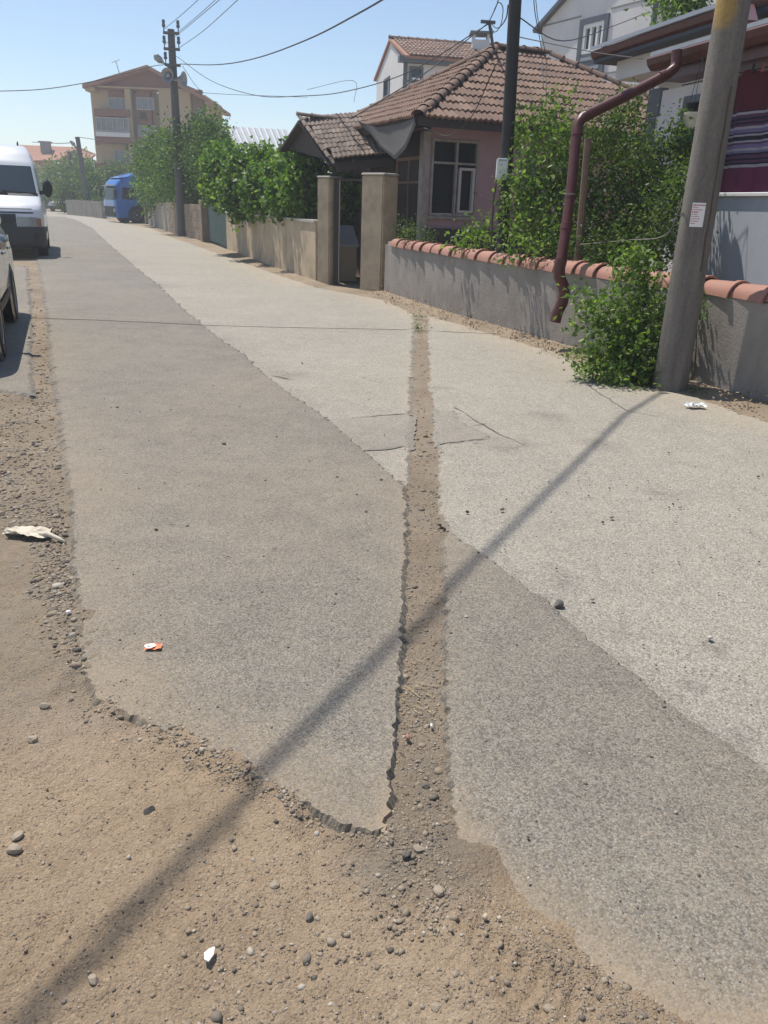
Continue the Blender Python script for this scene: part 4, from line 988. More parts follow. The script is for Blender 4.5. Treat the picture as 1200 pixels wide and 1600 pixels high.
cc = P(750, 76, 38.6); mb = MB(); mb.box(cc[0] - .36, cc[0] + .36, cc[1] - .36, cc[1] + .36, cc[2] - .9, cc[2] + .28); ch = mb.build('chimney', M['white'], rf2)
ch2 = MB().box(cc[0] - .48, cc[0] + .48, cc[1] - .48, cc[1] + .48, cc[2] + .50, cc[2] + .58); ch2.build('chimney_cap', M['greyframe'], rf2)
for dx in (-.3, .3): MB().box(cc[0] + dx - .05, cc[0] + dx + .05, cc[1] - .3, cc[1] + .3, cc[2] + .281, cc[2] + .499).build('chimney_leg', M['white'], rf2)

# tall white building behind, upper right
k0 = P(848, 42, 26) * [1, 1, 0]; tp_ = Plane(k0, (.50, -.866))
tb = thing('tall_white_building', 'tall white building with a grey framed window rising behind the pink house', 'building', k0)
hz = tp_.at(849, 42)[1]; a1_, z1_ = tp_.at(905, -22)
w4 = [tp_.at(911, 60)[0], tp_.at(944, 55)[0], tp_.at(928, 82)[1], tp_.at(928, 36)[1]]; w5z = tp_.at(928, 116)[1]
AW = 6.5
mb = MB(); wall_with_hole(mb, tp_, 0, AW, 0, hz, [tuple([w4[0], w4[1], w4[2], hz - .02])] if w4[3] > hz else [tuple(w4)], -.25, 0)
sl_ = (z1_ - hz) / a1_
mb2 = MB()
if w4[3] > hz:
    mb2 = None
wl2 = MB(); top = lambda a: hz + min(a, AW - a * 0) * sl_ if a < AW / 1 else hz
wl2 = MB()
wl2.prism([tp_.w(0, hz + .0, 0), tp_.w(w4[0], hz, 0), tp_.w(w4[0], top(w4[0]), 0)], -tp_.n * .25)
wl2.prism([tp_.w(w4[0], w4[3] if w4[3] > hz else hz, 0), tp_.w(w4[1], w4[3] if w4[3] > hz else hz, 0), tp_.w(w4[1], top(w4[1]), 0), tp_.w(w4[0], top(w4[0]), 0)], -tp_.n * .25)
wl2.prism([tp_.w(w4[1], hz, 0), tp_.w(AW, hz, 0), tp_.w(AW, top(AW), 0), tp_.w(w4[1], top(w4[1]), 0)], -tp_.n * .25)
mb.v, mb.f = mb.v, mb.f
mb.add(wl2.v, wl2.f); mb.build('wall', M['white'], tb)
mb = MB(); mb.pbox(Plane(tp_.w(-.001, 0, -.25), -tp_.n), 0, 7, 0, hz, -.25, 0); mb.build('wall', M['white'], tb)
mb = MB(); mb.beam(tp_.w(-.25, hz - .25 * sl_ + .05, -.1), tp_.w(AW, hz + AW * sl_ + .05, -.1), .5, .1); mb.build('verge', M['greyframe'], tb)
window(tb, tp_, w4[0], w4[1], w4[2], w4[3], .1, (M['whiteframe'], M['glassb']), (w4[0] + (w4[1] - w4[0]) * .38, w4[0] + (w4[1] - w4[0]) * .68), (), .08, .03, curtain=None)
mb = MB(); mb.pbox(tp_, w4[0] - .14, w4[0], w5z, w4[3] + .14, .002, .05); mb.pbox(tp_, w4[1], w4[1] + .14, w5z, w4[3] + .14, .002, .05); mb.pbox(tp_, w4[0], w4[1], w4[3], w4[3] + .14, .035, .052); mb.pbox(tp_, w4[0], w4[1], w5z, w4[2] - .02, .002, .04)
mb.build('window_surround', M['greyframe'], tb)
for zz in (0.3, .75):
    mb = MB(); z_ = w5z + (w4[2] - w5z) * zz; mb.pbox(tp_, w4[0] + .03, w4[1] - .03, z_ - .04, z_ + .04, .041, .055); mb.build('panel_strip', M['metal'], tb)
for zz in (w4[2] - .55, hz + .02):
    for (x0, x1) in ((0, w4[0] - .15), (w4[1] + .15, AW)):
        mb = MB(); mb.pbox(tp_, x0, x1, zz - .02, zz + .02, .001, .012); mb.build('render_joint', M['greyrender'], tb)
mb = MB(); a_ = tp_.at(1028, 20)[0]; mb.tube([tp_.w(a_, 0, .1), tp_.w(a_, hz + 1.2, .1)], .07, 8); mb.build('downpipe', M['greyframe'], tb)

# pale sheet-metal roof behind the vine
zr = thing('sheet_roof_house', 'low house with a pale corrugated sheet roof behind the grapevine', 'house', (-6, 30, 0))
q0, q1, q2, q3 = P(348, 197, 33), P(450, 203, 35), P(470, 255, 29.5), P(372, 250, 28)
mb = MB(); nn = 44
mb.grid(lambda u, v: (q0 * (1 - u) + q1 * u) * (1 - v) + (q3 * (1 - u) + q2 * u) * v + V(0, 0, .035 * (1 if int(u * nn + .5) % 4 == 0 else 0)), nn, 1); mb.build('roof', M['zinc'], zr, recalc=False)
mb = MB(); w0 = (q0 - q3) * [1, 1, 0]; mb.prism([q3 * [1, 1, 0] + w0 * .05, q0 * [1, 1, 0], q0 - V(0, 0, .1), q3 + w0 * .05 - V(0, 0, .1)], (q2 - q3) * [1, 1, 0] * .98); mb.build('wall', M['conc'], zr)

# ---- the apartment block far down the street
AY = 72.0; def_px = lambda x, y: P(x, y, AY)
ap = Plane((def_px(150, 300)[0], AY), (1, .03)); A = ap.at
ab = thing('apartment_building', 'four storey cream and brown apartment block behind the blue truck', 'building', ap.o)
def rect(x0, y0, x1, y1): a0, z1 = A(x0, y0); a1, z0 = A(x1, y1); return a0, a1, z0, z1
AR = A(307, 250)[0]; topz = A(230, 143)[1]; right_end = A(322, 250)[0]
mb = MB(); mb.pbox(ap, 0, right_end, 0, topz, -9, -.9); mb.build('wall', M['cream'], ab)
def slab(name, x0, y0, x1, y1, n0, n1, mat): a0, a1, z0, z1 = rect(x0, y0, x1, y1); m_ = MB(); m_.pbox(ap, a0, a1, z0, z1, n0, n1); return m_.build(name, M[mat], ab)
slab('wall_panel', 247, 139, 306, 330, -.899, 0, 'cream'); slab('pilaster', 203, 139, 210, 345, -.899, .05, 'cream')
slab('wall_panel', 211, 139, 246, 345, -.899, -.35, 'brown'); slab('wall_panel', 307, 139, 322, 330, -.899, -.3, 'brown')
slab('wall_panel', 150, 138, 202, 345, -.899, -.6, 'cream'); slab('cornice', 144, 136, 310, 140, -.899, .08, 'cream')
for (x0, y0, x1, y1) in ((148, 170, 204, 183), (150, 213, 206, 225), (149, 254, 208, 268)): slab('balcony_band', x0, y0, x1, y1, -.55, .25, 'brown')
slab('wall_panel', 166, 141, 200, 153, -.599, -.45, 'brown')
def awin(x0, y0, x1, y1, n, k, fw=.08, white=True, cur=True):
    a0, a1, z0, z1 = rect(x0, y0, x1, y1); pl = Plane(ap.w(0, 0, n), ap.u)
    return window(ab, pl, a0, a1, z0, z1, fw, (M['sash'], M['glasscurt']), [a0 + (a1 - a0) * i / k for i in range(1, k)], (), .05, .05)
awin(166, 151, 200, 170, -.44, 3); awin(211, 151, 240, 172, -.30, 3); awin(214, 195, 243, 214, -.30, 3); awin(216, 235, 244, 252, -.30, 3); awin(175, 234, 205, 255, -.5, 3)
slab('parapet', 151, 206, 205, 215, .252, .3, 'whiteframe'); awin(150, 183, 204, 207, .2, 6)
awin(308, 168, 317, 185, -.25, 1)
for (px, py) in ((222, 180), (227, 222)): a, z = A(px, py); m_ = MB(); m_.pbox(ap, a - .25, a + .25, z - .25, z + .25, -.349, -.3); m_.build('vent', M['darkwood'], ab)
for (y0, y1, x0) in ((178, 191, 142), (213, 226, 144)):
    a0, a1, z0, z1 = rect(x0, y0, 150, y1); m_ = MB(); m_.pbox(ap, a0, a1 - .01, z0, z0 + .35, -3, -.9); bal = m_.build('side_balcony', M['brown'], ab)
    m_ = MB(); m_.pbox(ap, a0, a0 + .06, z0 + .36, z1 + .15, -3, -2.95); m_.pbox(ap, a0, a0 + .06, z0 + .36, z1 + .15, -.96, -.9); m_.pbox(ap, a0, a0 + .05, z1 + .15, z1 + .2, -3, -.9); m_.build('railing', M['greyframe'], bal)
a0, a1, z0, z1 = rect(322, 184, 326, 194); m_ = MB(); m_.pbox(ap, a0, a1, z0, z1, -2, -.3); m_.build('side_balcony', M['greyframe'], ab)
apx, apz = A(234, 104); lx, lz = A(134, 134); rx, rz = A(331, 158); n0, n1 = -9.5, .9
fl = lambda a, z, n: ap.w(a, z, n)
m_ = MB(); m_.prism([fl(A(146, 139)[0], A(146, 139)[1], -.2), fl(A(318, 145)[0], A(318, 145)[1] + .05, -.2), fl(apx, apz - .25, -.2)], -ap.n * .3); m_.build('gable', M['brown'], ab)
m_ = MB(); th = .28
for (p, q) in (((lx, lz), (apx, apz)), ((apx, apz), (rx, rz))):
    m_.hexa([fl(p[0], p[1] - th, n1), fl(q[0], q[1] - th, n1), fl(q[0], q[1] - th, n0), fl(p[0], p[1] - th, n0), fl(*p, n1), fl(*q, n1), fl(*q, n0), fl(*p, n0)])
m_.build('roof', M['farroof'], ab)
for (xa, xb, y) in ((136, 150, 140), (322, 330, 160)): a0, z = A(xa, y); a1, _ = A(xb, y); m_ = MB(); m_.pbox(ap, a0, a1, z - .15, z + .15, -9, .5); m_.build('eave_soffit', M['cream'], ab)
c = P(190, 106, 74); m_ = MB(); m_.tube([c + V(-.1, 0, -.9), c + V(-.45, 0, .5)], .03, 5); m_.tube([c + V(-.8, 0, .35), c + V(-.1, 0, .6)], .02, 4); m_.build('roof_aerial', M['greyframe'], ab, kind='stuff')

# ---- tiled house left of it
ly = 92.0; lp_ = Plane((P(62, 250, ly)[0], ly), (1, .12)); L = lp_.at
lh = thing('tiled_house', 'low cream house with red tiled roof and chimneys seen over the van', 'house', lp_.o)
def lrect(x0, y0, x1, y1): a0, z1 = L(x0, y0); a1, z0 = L(x1, y1); return a0, a1, z0, z1
a0, a1, z0, z1 = lrect(30, 252, 92, 310); m_ = MB(); m_.pbox(lp_, a0, a1, 0, z1, -8, 0); m_.build('wall', M['cream'], lh)
a0, a1, z0, z1 = lrect(92, 250, 138, 310); m_ = MB(); m_.pbox(lp_, a0 + .01, a1, 0, z1 + .3, -8, -.9); m_.build('wall', M['white'], lh)
pk = L(73, 228); el = L(20, 254); er = L(92, 254); m_ = MB()
rt = L(110, 234); re = L(141, 249)
m_.hexa([lp_.w(el[0], el[1], .5), lp_.w(er[0], er[1], .5), lp_.w(rt[0], pk[1], -4), lp_.w(pk[0] - 4, pk[1], -4)] + [lp_.w(el[0], el[1] + .2, .5), lp_.w(er[0], er[1] + .2, .5), lp_.w(rt[0], pk[1] + .2, -4), lp_.w(pk[0] - 4, pk[1] + .2, -4)])
m_.hexa([lp_.w(er[0], er[1], -.3), lp_.w(re[0], re[1], -.3), lp_.w(re[0] - .5, re[1] + .6, -5), lp_.w(rt[0], pk[1], -4)] + [lp_.w(er[0], er[1] + .2, -.3), lp_.w(re[0], re[1] + .2, -.3), lp_.w(re[0] - .5, re[1] + .8, -5), lp_.w(rt[0], pk[1] + .2, -4)])
rfl = m_.build('roof', M['farroof'], lh)
for (x0, y0, x1, y1) in ((53, 218, 70, 246), (103, 234, 111, 246)):
    a0, a1, z0, z1 = lrect(x0, y0, x1, y1); m_ = MB(); m_.pbox(lp_, a0, a1, z0 - .5, z1 - .15, -3, -2); m_.pbox(lp_, a0 - .15, a1 + .15, z1 - .149, z1, -3.1, -1.9); m_.build('chimney', M['greyrender'], rfl)

# ================================================================== VEHICLES
class Shell:                      # a body of stacked horizontal slices; front looks along -y
    def __init__(s, tab, back, exp=4.5):
        t = np.array(tab, float); s.z, s.y0, s.hw, s.d, = t[:, 0], t[:, 1], t[:, 2], t[:, 3]; s.back = back; s.e = exp
    def front(s, z, t, o=0.0):    # t from -1 (left) to 1 (right) round the nose
        y0, hw, d = (np.interp(z, s.z, a) for a in (s.y0, s.hw, s.d)); a = (t + 1) * math.pi / 2; c, n = math.cos(a), math.sin(a); k = 2 / s.e
        x = -math.copysign(abs(c) ** k, c) * hw; y = y0 + d * (1 - abs(n) ** k)
        return V(x * (1 + o / hw), y - o * abs(n), z)
    def side(s, z, y, sgn, o=0.0): return V(sgn * (np.interp(z, s.z, s.hw) + o), y, z)
    def body(s, mb, nz=40, nt=40, ny=8):
        zs = np.linspace(s.z[0], s.z[-1], nz)
        rows = []
        for z in zs:
            y1 = np.interp(z, s.z, s.y0 + s.d); r = [s.front(z, -1 + 2 * i / nt) for i in range(nt + 1)]
            r += [s.side(z, y1 + (s.back - y1) * (j + 1) / ny, 1) for j in range(ny)]
            r += [s.side(z, s.back - (s.back - y1) * j / ny, -1) for j in range(ny)]; rows.append(r)
        m = len(rows[0]); fs = [(i * m + k, i * m + (k + 1) % m, (i + 1) * m + (k + 1) % m, (i + 1) * m + k) for i in range(nz - 1) for k in range(m)]
        fs += [tuple(range(m - 1, -1, -1)), tuple(range((nz - 1) * m, nz * m))]
        return mb.add([p for r in rows for p in r], fs)
    def fpatch(s, z0, z1, t0, t1, o=.006, nu=16, nv=8): 
        def tx(f): return math.copysign(2 / math.pi * math.asin(min(1, abs(f)) ** (s.e / 2)), f)      # share of the half width -> angle round the nose
        return MB().grid(lambda u, v: s.front(z0 + (z1 - z0) * v, tx(t0 + (t1 - t0) * u) if max(abs(t0), abs(t1)) < 1 else t0 + (t1 - t0) * u, o), nu, nv)
    def spatch(s, z0, z1, y0, y1, sgn, o=.006, slant=0.0, nu=8, nv=8): return MB().grid(lambda u, v: s.side(z0 + (z1 - z0) * v, y0 + slant * v + (y1 - y0 - slant * v) * u, sgn, o), nu, nv)
def wheel(parent, x, y, r, w, rim='chrome'):
    mb = MB(); h = w / 2; mb.lathe([(r * .62, -h), (r * .93, -h), (r, -h * .7), (r, h * .7), (r * .93, h), (r * .62, h)], (x, y, r), 'x', 28)
    wo = mb.build('wheel', M['black'], parent, SM)
    s = 1 if x > 0 else -1; mb = MB(); mb.lathe([(0, s * h * .55), (r * .15, s * h * .8), (r * .22, s * h * .5), (r * .52, s * h * .62), (r * .60, s * h * .95), (r * .64, s * h * .9)], (x, y, r), 'x', 24)
    mb.build('rim', M[rim], wo, SM)
    return wo
# ---- the white van
ROADV = unit([-.37, .93])
hd = math.atan2(ROADV[1], ROADV[0]) - math.pi / 2
VX = np.array([-7.92, 18.66]) + np.array([-ROADV[1], ROADV[0]]) * .95
van = thing('parked_van', 'white high roof van with dark bumper parked at the left road edge', 'van', (VX[0], VX[1], -.02), hd, local=True)
sh = Shell([(.24, .06, .98, .55), (.30, 0, 1.03, .6), (.62, -.02, 1.04, .6), (.90, 0, 1.04, .6), (1.04, .05, 1.035, .6), (1.14, .16, 1.03, .55), (1.26, .46, 1.02, .4), (1.33, .62, 1.01, .32), (1.40, .70, 1.0, .3), (1.96, 1.10, .93, .26), (2.05, 1.17, .91, .26), (2.25, 1.40, .86, .3), (2.38, 1.62, .80, .4), (2.44, 1.85, .72, .5), (2.46, 2.2, .55, .6)], 5.1)
mb = MB(); sh.body(mb, 60); mb.build('body', M['vanpaint'], van, math.radians(50))
sh.fpatch(1.40, 1.97, -.93, .93, .006, 24, 10).build('windscreen', M['glassb'], van, True)
sh.fpatch(1.33, 1.395, -.95, .95, .008, 24, 3).build('scuttle', M['vangrey'], van, True)
sh.fpatch(.24, .69, -1, 1, .02, 40, 8).build('bumper', M['vangrey'], van, True)
sh.fpatch(.685, .95, -.45, .45, .012, 24, 5).build('grille', M['vangrey'], van, True)
for k in range(3): sh.fpatch(.765 + k * .05, .785 + k * .05, -.40, .40, .03, 16, 1).build('grille_slat', M['black'], van)
for s_ in (-1, 1):
    sh.fpatch(.70, .89, s_ * .47, s_ * .84, .014, 12, 5).build('headlight', M['lamp'], van, True)
    sh.fpatch(.70, .87, s_ * .845, s_ * .93, .014, 4, 4).build('indicator', M['orange'], van, True)
    sh.fpatch(.42, .56, s_ * .74, s_ * .84, .026, 6, 4).build('fog_lamp', M['black'], van, True)
    sh.spatch(1.38, 1.93, .98, 1.95, s_, .006, .38).build('side_window', M['glass'], van, True)
    for y in (1.0, 4.1): wheel(van, s_ * .93, y, .33, .22, 'metal')
    mb = MB(); mb.grid(lambda u, v: V(s_ * (1.18 + .11 * math.sin(u * 2 * math.pi) * (math.sin(v * math.pi) ** .6 + .001)), .92 + .07 * math.cos(u * 2 * math.pi) * (math.sin(v * math.pi) ** .6), 1.30 + .40 * v), 16, 10); mi = mb.build('mirror', M['black'], van, True)
    mb = MB(); mb.beam((s_ * .98, .95, 1.40), (s_ * 1.1, .93, 1.42), .05, .08); mb.build('mirror_arm', M['black'], mi)
    mb = MB(); mb.add([sh.side(.5 + .1 * 0, 1.55, s_, .008), sh.side(.5, 3.5, s_, .008), sh.side(.62, 3.5, s_, .008), sh.side(.62, 1.55, s_, .008)], [(0, 1, 2, 3)]); mb.build('side_moulding', M['vangrey'], van)
mb = MB(); mb.lathe([(.125, -.004), (.15, -.016), (.175, -.004)], (0, -.045, .83), 'y', 28); mb.build('emblem_ring', M['chrome'], van, True)
mb = MB(); mb.lathe([(0, -.008), (.12, -.008), (.125, 0)], (0, -.045, .83), 'y', 24); mb.build('emblem', M['vangrey'], van, True)
sh.fpatch(.965, .995, -.80, .80, .005, 20, 1).build('bonnet_gap', M['vangrey'], van, True)
sh.fpatch(1.055, 1.07, -.78, .78, .004, 20, 1).build('bonnet_seam', M['vangrey'], van, True)
pb = MB().box(-.27, .27, -.075, -.055, .40, .52).build('number_plate', M['whitecard'], van, bevel=.004)
def text(body, size, mat, parent, loc, rot, name='lettering', ext=.002):
    c = bpy.data.curves.new(name, 'FONT'); c.body = body; c.size = size; c.align_x = 'CENTER'; c.align_y = 'CENTER'; c.extrude = ext; c.materials.append(mat)
    o = bpy.data.objects.new(name, c); COL.objects.link(o); bpy.context.view_layer.update()
    me = bpy.data.meshes.new_from_object(o.evaluated_get(bpy.context.evaluated_depsgraph_get())); bpy.data.objects.remove(o)
    o = bpy.data.objects.new(name, me); COL.objects.link(o); o.parent = parent; o.location = loc; o.rotation_euler = rot; return o
text('LY 064', .115, M['black'], pb, (.06, -.079, .46), (math.pi / 2, 0, 0))
for (x0, x1) in ((.62, .02), (.05, -.55)):
    mb = MB(); p0, p1 = sh.front(1.385, x0, .03), sh.front(1.43, x1, .02); mb.tube([p0, (p0 + p1) / 2 + V(0, -.02, 0), p1], .014, 6); mb.build('wiper', M['black'], van)
mb = MB(); p = V(.62, 1.95, 2.38); mb.tube([p, p + V(.0, .02, .10), p + V(0, .05, .14)], [.03, .02, .008], 6); mb.build('aerial_base', M['black'], van)

# ---- the silver car (nearest, cut by the left edge of the picture)
cpos = np.array([-3.30, 6.95]) - ROADV * .72 + np.array([-ROADV[1], ROADV[0]]) * .93
car = thing('parked_car', 'silver hatchback parked in front of the white van', 'car', (cpos[0], cpos[1], -.01), hd, local=True)
sc = Shell([(.20, .12, .74, .5), (.30, .02, .81, .6), (.55, 0, .83, .6), (.72, .06, .83, .6), (.84, .3, .81, .6), (.92, .85, .78, .4), (1.0, 1.15, .74, .3), (1.3, 1.75, .60, .3), (1.38, 2.0, .52, .4), (1.41, 2.3, .38, .5)], 3.95)
mb = MB(); sc.body(mb, 46); mb.build('body', M['silver'], car, math.radians(50))
sc.fpatch(.98, 1.33, -.9, .9, .006, 20, 8).build('windscreen', M['glass'], car, True)
sc.fpatch(.20, .46, -1, 1, .015, 30, 6).build('bumper', M['silver'], car, True)
sc.fpatch(.50, .64, -.3, .3, .012, 12, 3).build('grille', M['black'], car, True)
for s_ in (-1, 1):
    sc.fpatch(.54, .70, s_ * .5, s_ * .86, .01, 10, 4).build('headlight', M['lamp'], car, True)
    sc.spatch(.97, 1.30, 1.45, 2.35, s_, .006, .5).build('side_window', M['glass'], car, True)
    sc.spatch(.97, 1.28, 2.42, 3.3, s_, .006, 0).build('side_window', M['glass'], car, True)
    sc.spatch(.34, .42, 1.1, 2.75, s_, .012).build('side_moulding', M['black'], car, True)
    for y in (1.42, 2.38, 3.3):
        sc.spatch(.32, .95, y, y + .012, s_, .003, 0, 1, 8).build('door_seam', M['black'], car)
    for y in (2.2, 3.12):
        p = sc.side(.80, y, s_, .02); mb = MB(); mb.tube([p - V(0, .08, 0), p + V(s_ * .015, -.05, 0), p + V(s_ * .015, .05, 0), p + V(0, .08, 0)], .014, 6); mb.build('door_handle', M['silver'], car)
    for y in (.78, 3.17):
        wheel(car, s_ * .755, y, .29, .185, 'metal')
        mb = MB(); mb.lathe([(.30, s_ * .812 - .001), (.335, s_ * .836), (.35, s_ * .815)], (0, y, .29), 'x', 28); mb.build('wheel_arch', M['silver'], car, True)
        mb = MB(); mb.lathe([(0, s_ * .832), (.325, s_ * .834)], (0, y, .29), 'x', 28); mb.build('wheel_well', M['black'], car)
    mb = MB(); mb.lathe([(0, -.07), (.05, -.06), (.07, 0), (.055, .06), (0, .07)], (s_ * .87, 1.32, .95), 'x', 14); mi = mb.build('mirror', M['silver'], car, True)
    mb = MB(); mb.beam((s_ * .76, 1.34, .93), (s_ * .84, 1.33, .94), .05, .05); mb.build('mirror_arm', M['black'], mi)

# ---- a second, distant car by the far pavement
fc = thing('parked_car', 'small pale car far down the street beside the grey wall', 'car', (*G(88, 331)[:2], 0), hd - .5, local=True)
s2 = Shell([(.2, .1, .75, .5), (.5, 0, .82, .6), (.8, .2, .8, .6), (.95, .9, .74, .4), (1.35, 1.7, .58, .4), (1.4, 2.2, .4, .5)], 3.9)
mb = MB(); s2.body(mb, 20, 20); mb.build('body', M['silver'], fc, True)
s2.fpatch(.98, 1.3, -.75, .75, .01).build('windscreen', M['glass'], fc, True); s2.fpatch(.2, .45, -1, 1, .02).build('bumper', M['black'], fc, True)
for s_ in (-1, 1):
    s2.fpatch(.52, .68, s_ * .5, s_ * .85, .01).build('headlight', M['lamp'], fc, True); s2.spatch(.98, 1.28, 1.5, 3.3, s_, .006, .4).build('side_window', M['glass'], fc, True)
    for y in (.8, 3.1): wheel(fc, s_ * .76, y, .3, .18, 'metal')

# ---- the blue lorry cab: forward is left and a little towards us
TZ = P(190, 273, 48.5)[2]; kx = TZ / 3.0
tpos = G(182, 347.5); tf = unit([-.78, -.62]); trot = math.atan2(tf[1], tf[0]) + math.pi / 2
tl_ = np.array([-tf[1], tf[0]])                     # the lorry's own left... away from the visible corner lies its right
org = tpos[:2] - np.array([-tf[1], tf[0]]) * 1.02
tk = thing('blue_lorry', 'bright blue lorry cab with roof deflector parked beyond the concrete gateposts', 'lorry', (org[0], org[1], 0), trot, local=True)
s3 = Shell([(.25, .03, 1.0, .3), (.6, 0, 1.02, .3), (1.0, .01, 1.02, .28), (1.15, .03, 1.02, .28), (1.9, .14, 1.0, .28), (2.0, .16, .99, .28), (2.25, .35, .97, .4), (2.4, .6, .94, .5), (2.45, .8, .9, .5)], 1.95, 6)
mb = MB(); s3.body(mb, 40); mb.build('cab_body', M['blue'], tk, math.radians(50))
s3.fpatch(1.2, 1.9, -.94, .94, .008, 20, 8).build('windscreen', M['glass'], tk, True)
s3.fpatch(.30, .85, -.9, .9, .012, 20, 6).build('grille', M['black'], tk, True)
mb = MB(); mb.grid(lambda u, v: V((u - .5) * 1.95, -.16 + .3 * v, 1.93 + .10 * v - .25 * (u - .5) ** 2 * v), 12, 3); mb.build('sun_visor', M['vangrey'], tk)
mb = MB(); mb.grid(lambda u, v: V((u - .5) * 1.86 * (1 - .1 * v), .45 + 1.45 * v, 2.38 + .36 * math.sin(v * 1.5) * (1 - .5 * (2 * u - 1) ** 4)), 16, 12)
mb.build('roof_deflector', M['blue'], tk, True)
for s_ in (-1, 1):
    mb = MB(); mb.add([V(s_ * .93, .6, 2.38), V(s_ * .84, 1.9, 2.62), V(s_ * .96, 2.25, 2.55), V(s_ * .99, 2.25, 1.1), V(s_ * .99, 1.96, 1.1), V(s_ * .99, 1.96, 2.3)], [(0, 1, 2, 3, 4, 5)]); mb.build('side_fairing', M['blue'], tk)
    s3.spatch(1.25, 1.88, .42, 1.25, s_, .008, .1).build('side_window', M['glass'], tk, True)
    for (y0, y1) in ((.36, .372), (1.4, 1.412)): s3.spatch(.6, 2.0, y0, y1, s_, .004, 0, 1, 4).build('door_seam', M['vangrey'], tk)
    s3.fpatch(.55, .74, s_ * .70, s_ * .9, .02).build('headlight', M['lamp'], tk, True)
    mb = MB(); mb.lathe([(0, s_ * 1.022), (.52, s_ * 1.03)], (0, 1.25, .42), 'x', 24); mb.build('wheel_well', M['black'], tk)
    wheel(tk, s_ * .95, 1.25, .42, .24, 'metal')
    mb = MB(); mb.box(min(s_ * 1.08, s_ * 1.26), max(s_ * 1.08, s_ * 1.26), -.05, .07, 1.3, 1.75); mi = mb.build('mirror', M['black'], tk, bevel=.03, seg=2)
    mb = MB(); mb.beam((s_ * .98, .15, 1.8), (s_ * 1.15, .02, 1.74), .04, .04); mb.build('mirror_arm', M['black'], mi)
    mb = MB(); mb.box(min(s_ * .85, s_ * .99), max(s_ * .85, s_ * .99), .35, .75, .3, .55); mb.build('step', M['vangrey'], tk)
mb = MB(); mb.box(-.35, .35, 1.9, 4.6, .55, .8); mb.build('chassis', M['vangrey'], tk)
for s_ in (-1, 1): wheel(tk, s_ * .8, 4.0, .42, .4, 'metal')

# ================================================================== POLES
# concrete pole at the bush
cp = np.array([2.385, 6.64]); cpo = thing('concrete_pole', 'weathered concrete utility pole in front of the tiled wall', 'utility pole', (*cp, 0))
m_, nt, b_ = mk('pole_concrete'); v_ = coord(nt); vs_ = coord(nt, (1, 1, .12)); n1 = noise(nt, vs_, 7, 6, .7); n2 = noise(nt, v_, 45, 5, .7)
col = ramp(nt, n1, [(.3, (.11, .096, .082)), (.55, (.19, .17, .147)), (.75, (.26, .24, .21))])
sx = nd(nt, 'ShaderNodeSeparateXYZ', Vector=nd(nt, 'ShaderNodeTexCoord').outputs['Object'])
n3 = noise(nt, v_, 6, 5, .7)
zz = math_(nt, 'ADD', sx.outputs[2], math_(nt, 'MULTIPLY', n3, .30)); f = ramp(nt, math_(nt, 'SUBTRACT', zz, 2.3), [(.48, (0, 0, 0)), (.56, (1, 1, 1))])
f = math_(nt, 'MULTIPLY', f, ramp(nt, math_(nt, 'ADD', math_(nt, 'ADD', sx.outputs[0], .5), math_(nt, 'MULTIPLY', n3, .16)), [(.54, (1, 1, 1)), (.60, (0, 0, 0))]))
col = mixc(nt, math_(nt, 'MULTIPLY', f, .75), col, (.42, .27, .06)); col = mixc(nt, 1.0, col, ramp(nt, n2, [(.3, (.8,) * 3), (.7, (1.12,) * 3)]), 'MULTIPLY')
nt.links.new(col, b_.inputs['Base Color']); b_.inputs['Roughness'].default_value = .9; bumpn(nt, b_, math_(nt, 'ADD', n2, n1), .5, .008)
mb = MB(); zs_ = np.linspace(-.15, 7.6, 40); mb.tube([(cp[0] + .012 * math.sin(z * 1.3) * 0, cp[1], z) for z in zs_], [.142 - .0085 * z for z in zs_], 28); mb.build('shaft', m_, cpo, SM)
mb = MB(); rr = random.Random(3); pts = []
for k in range(30):
    z = .95 + k * .045; r_k = .142 - .0085 * z; an = math.radians(-70 + 1.6 * math.sin(k * .9) + rr.uniform(-1, 1)); pts.append(V(cp[0] + (r_k + .001) * math.cos(an), cp[1] + (r_k + .001) * math.sin(an), z))
mb.tube(pts, [.004 + .004 * rr.random() for _ in pts], 5); mb.build('crack', M['rust'], cpo)
nr_ = .142 - .0085 * 1.45 + .003; z0, z1 = P(1070, 354, 6.52)[2], P(1070, 316, 6.52)[2]
mb = MB(); aa, bb = math.radians(-133), math.radians(-90)
mb.grid(lambda u, v: V(cp[0] + nr_ * math.cos(aa + (bb - aa) * u), cp[1] + nr_ * math.sin(aa + (bb - aa) * u), z0 + (z1 - z0) * v), 8, 4); nt_ = mb.build('paper_notice', M['paper'], None, True, label='small white printed notice in red pasted on the concrete pole', cat='notice')
OFF_n = OFF[nt_]
for k, (l, w_) in enumerate(((.12, .95), (.1, .42), (.08, .78), (.07, .52), (.06, .5), (.05, .62), (.1, .7), (.1, .6), (.1, .38))):
    mb = MB(); zc = z1 - (z1 - z0) * (.1 + .095 * k); hgt = .006 if k not in (0, 3) else .010; rn = nr_ + .0012; a = .06
    while a < w_:
        w = min(random.uniform(.04, .11), w_ - a + .02); mb.grid(lambda u, v: V(cp[0] + rn * math.cos(aa + (bb - aa) * (a + w * u)), cp[1] + rn * math.sin(aa + (bb - aa) * (a + w * u)), zc + hgt * (v - .5)), 2, 1); a += w + .025
    mb.build('printed_line', M['red_print'], nt_, kind='stuff')

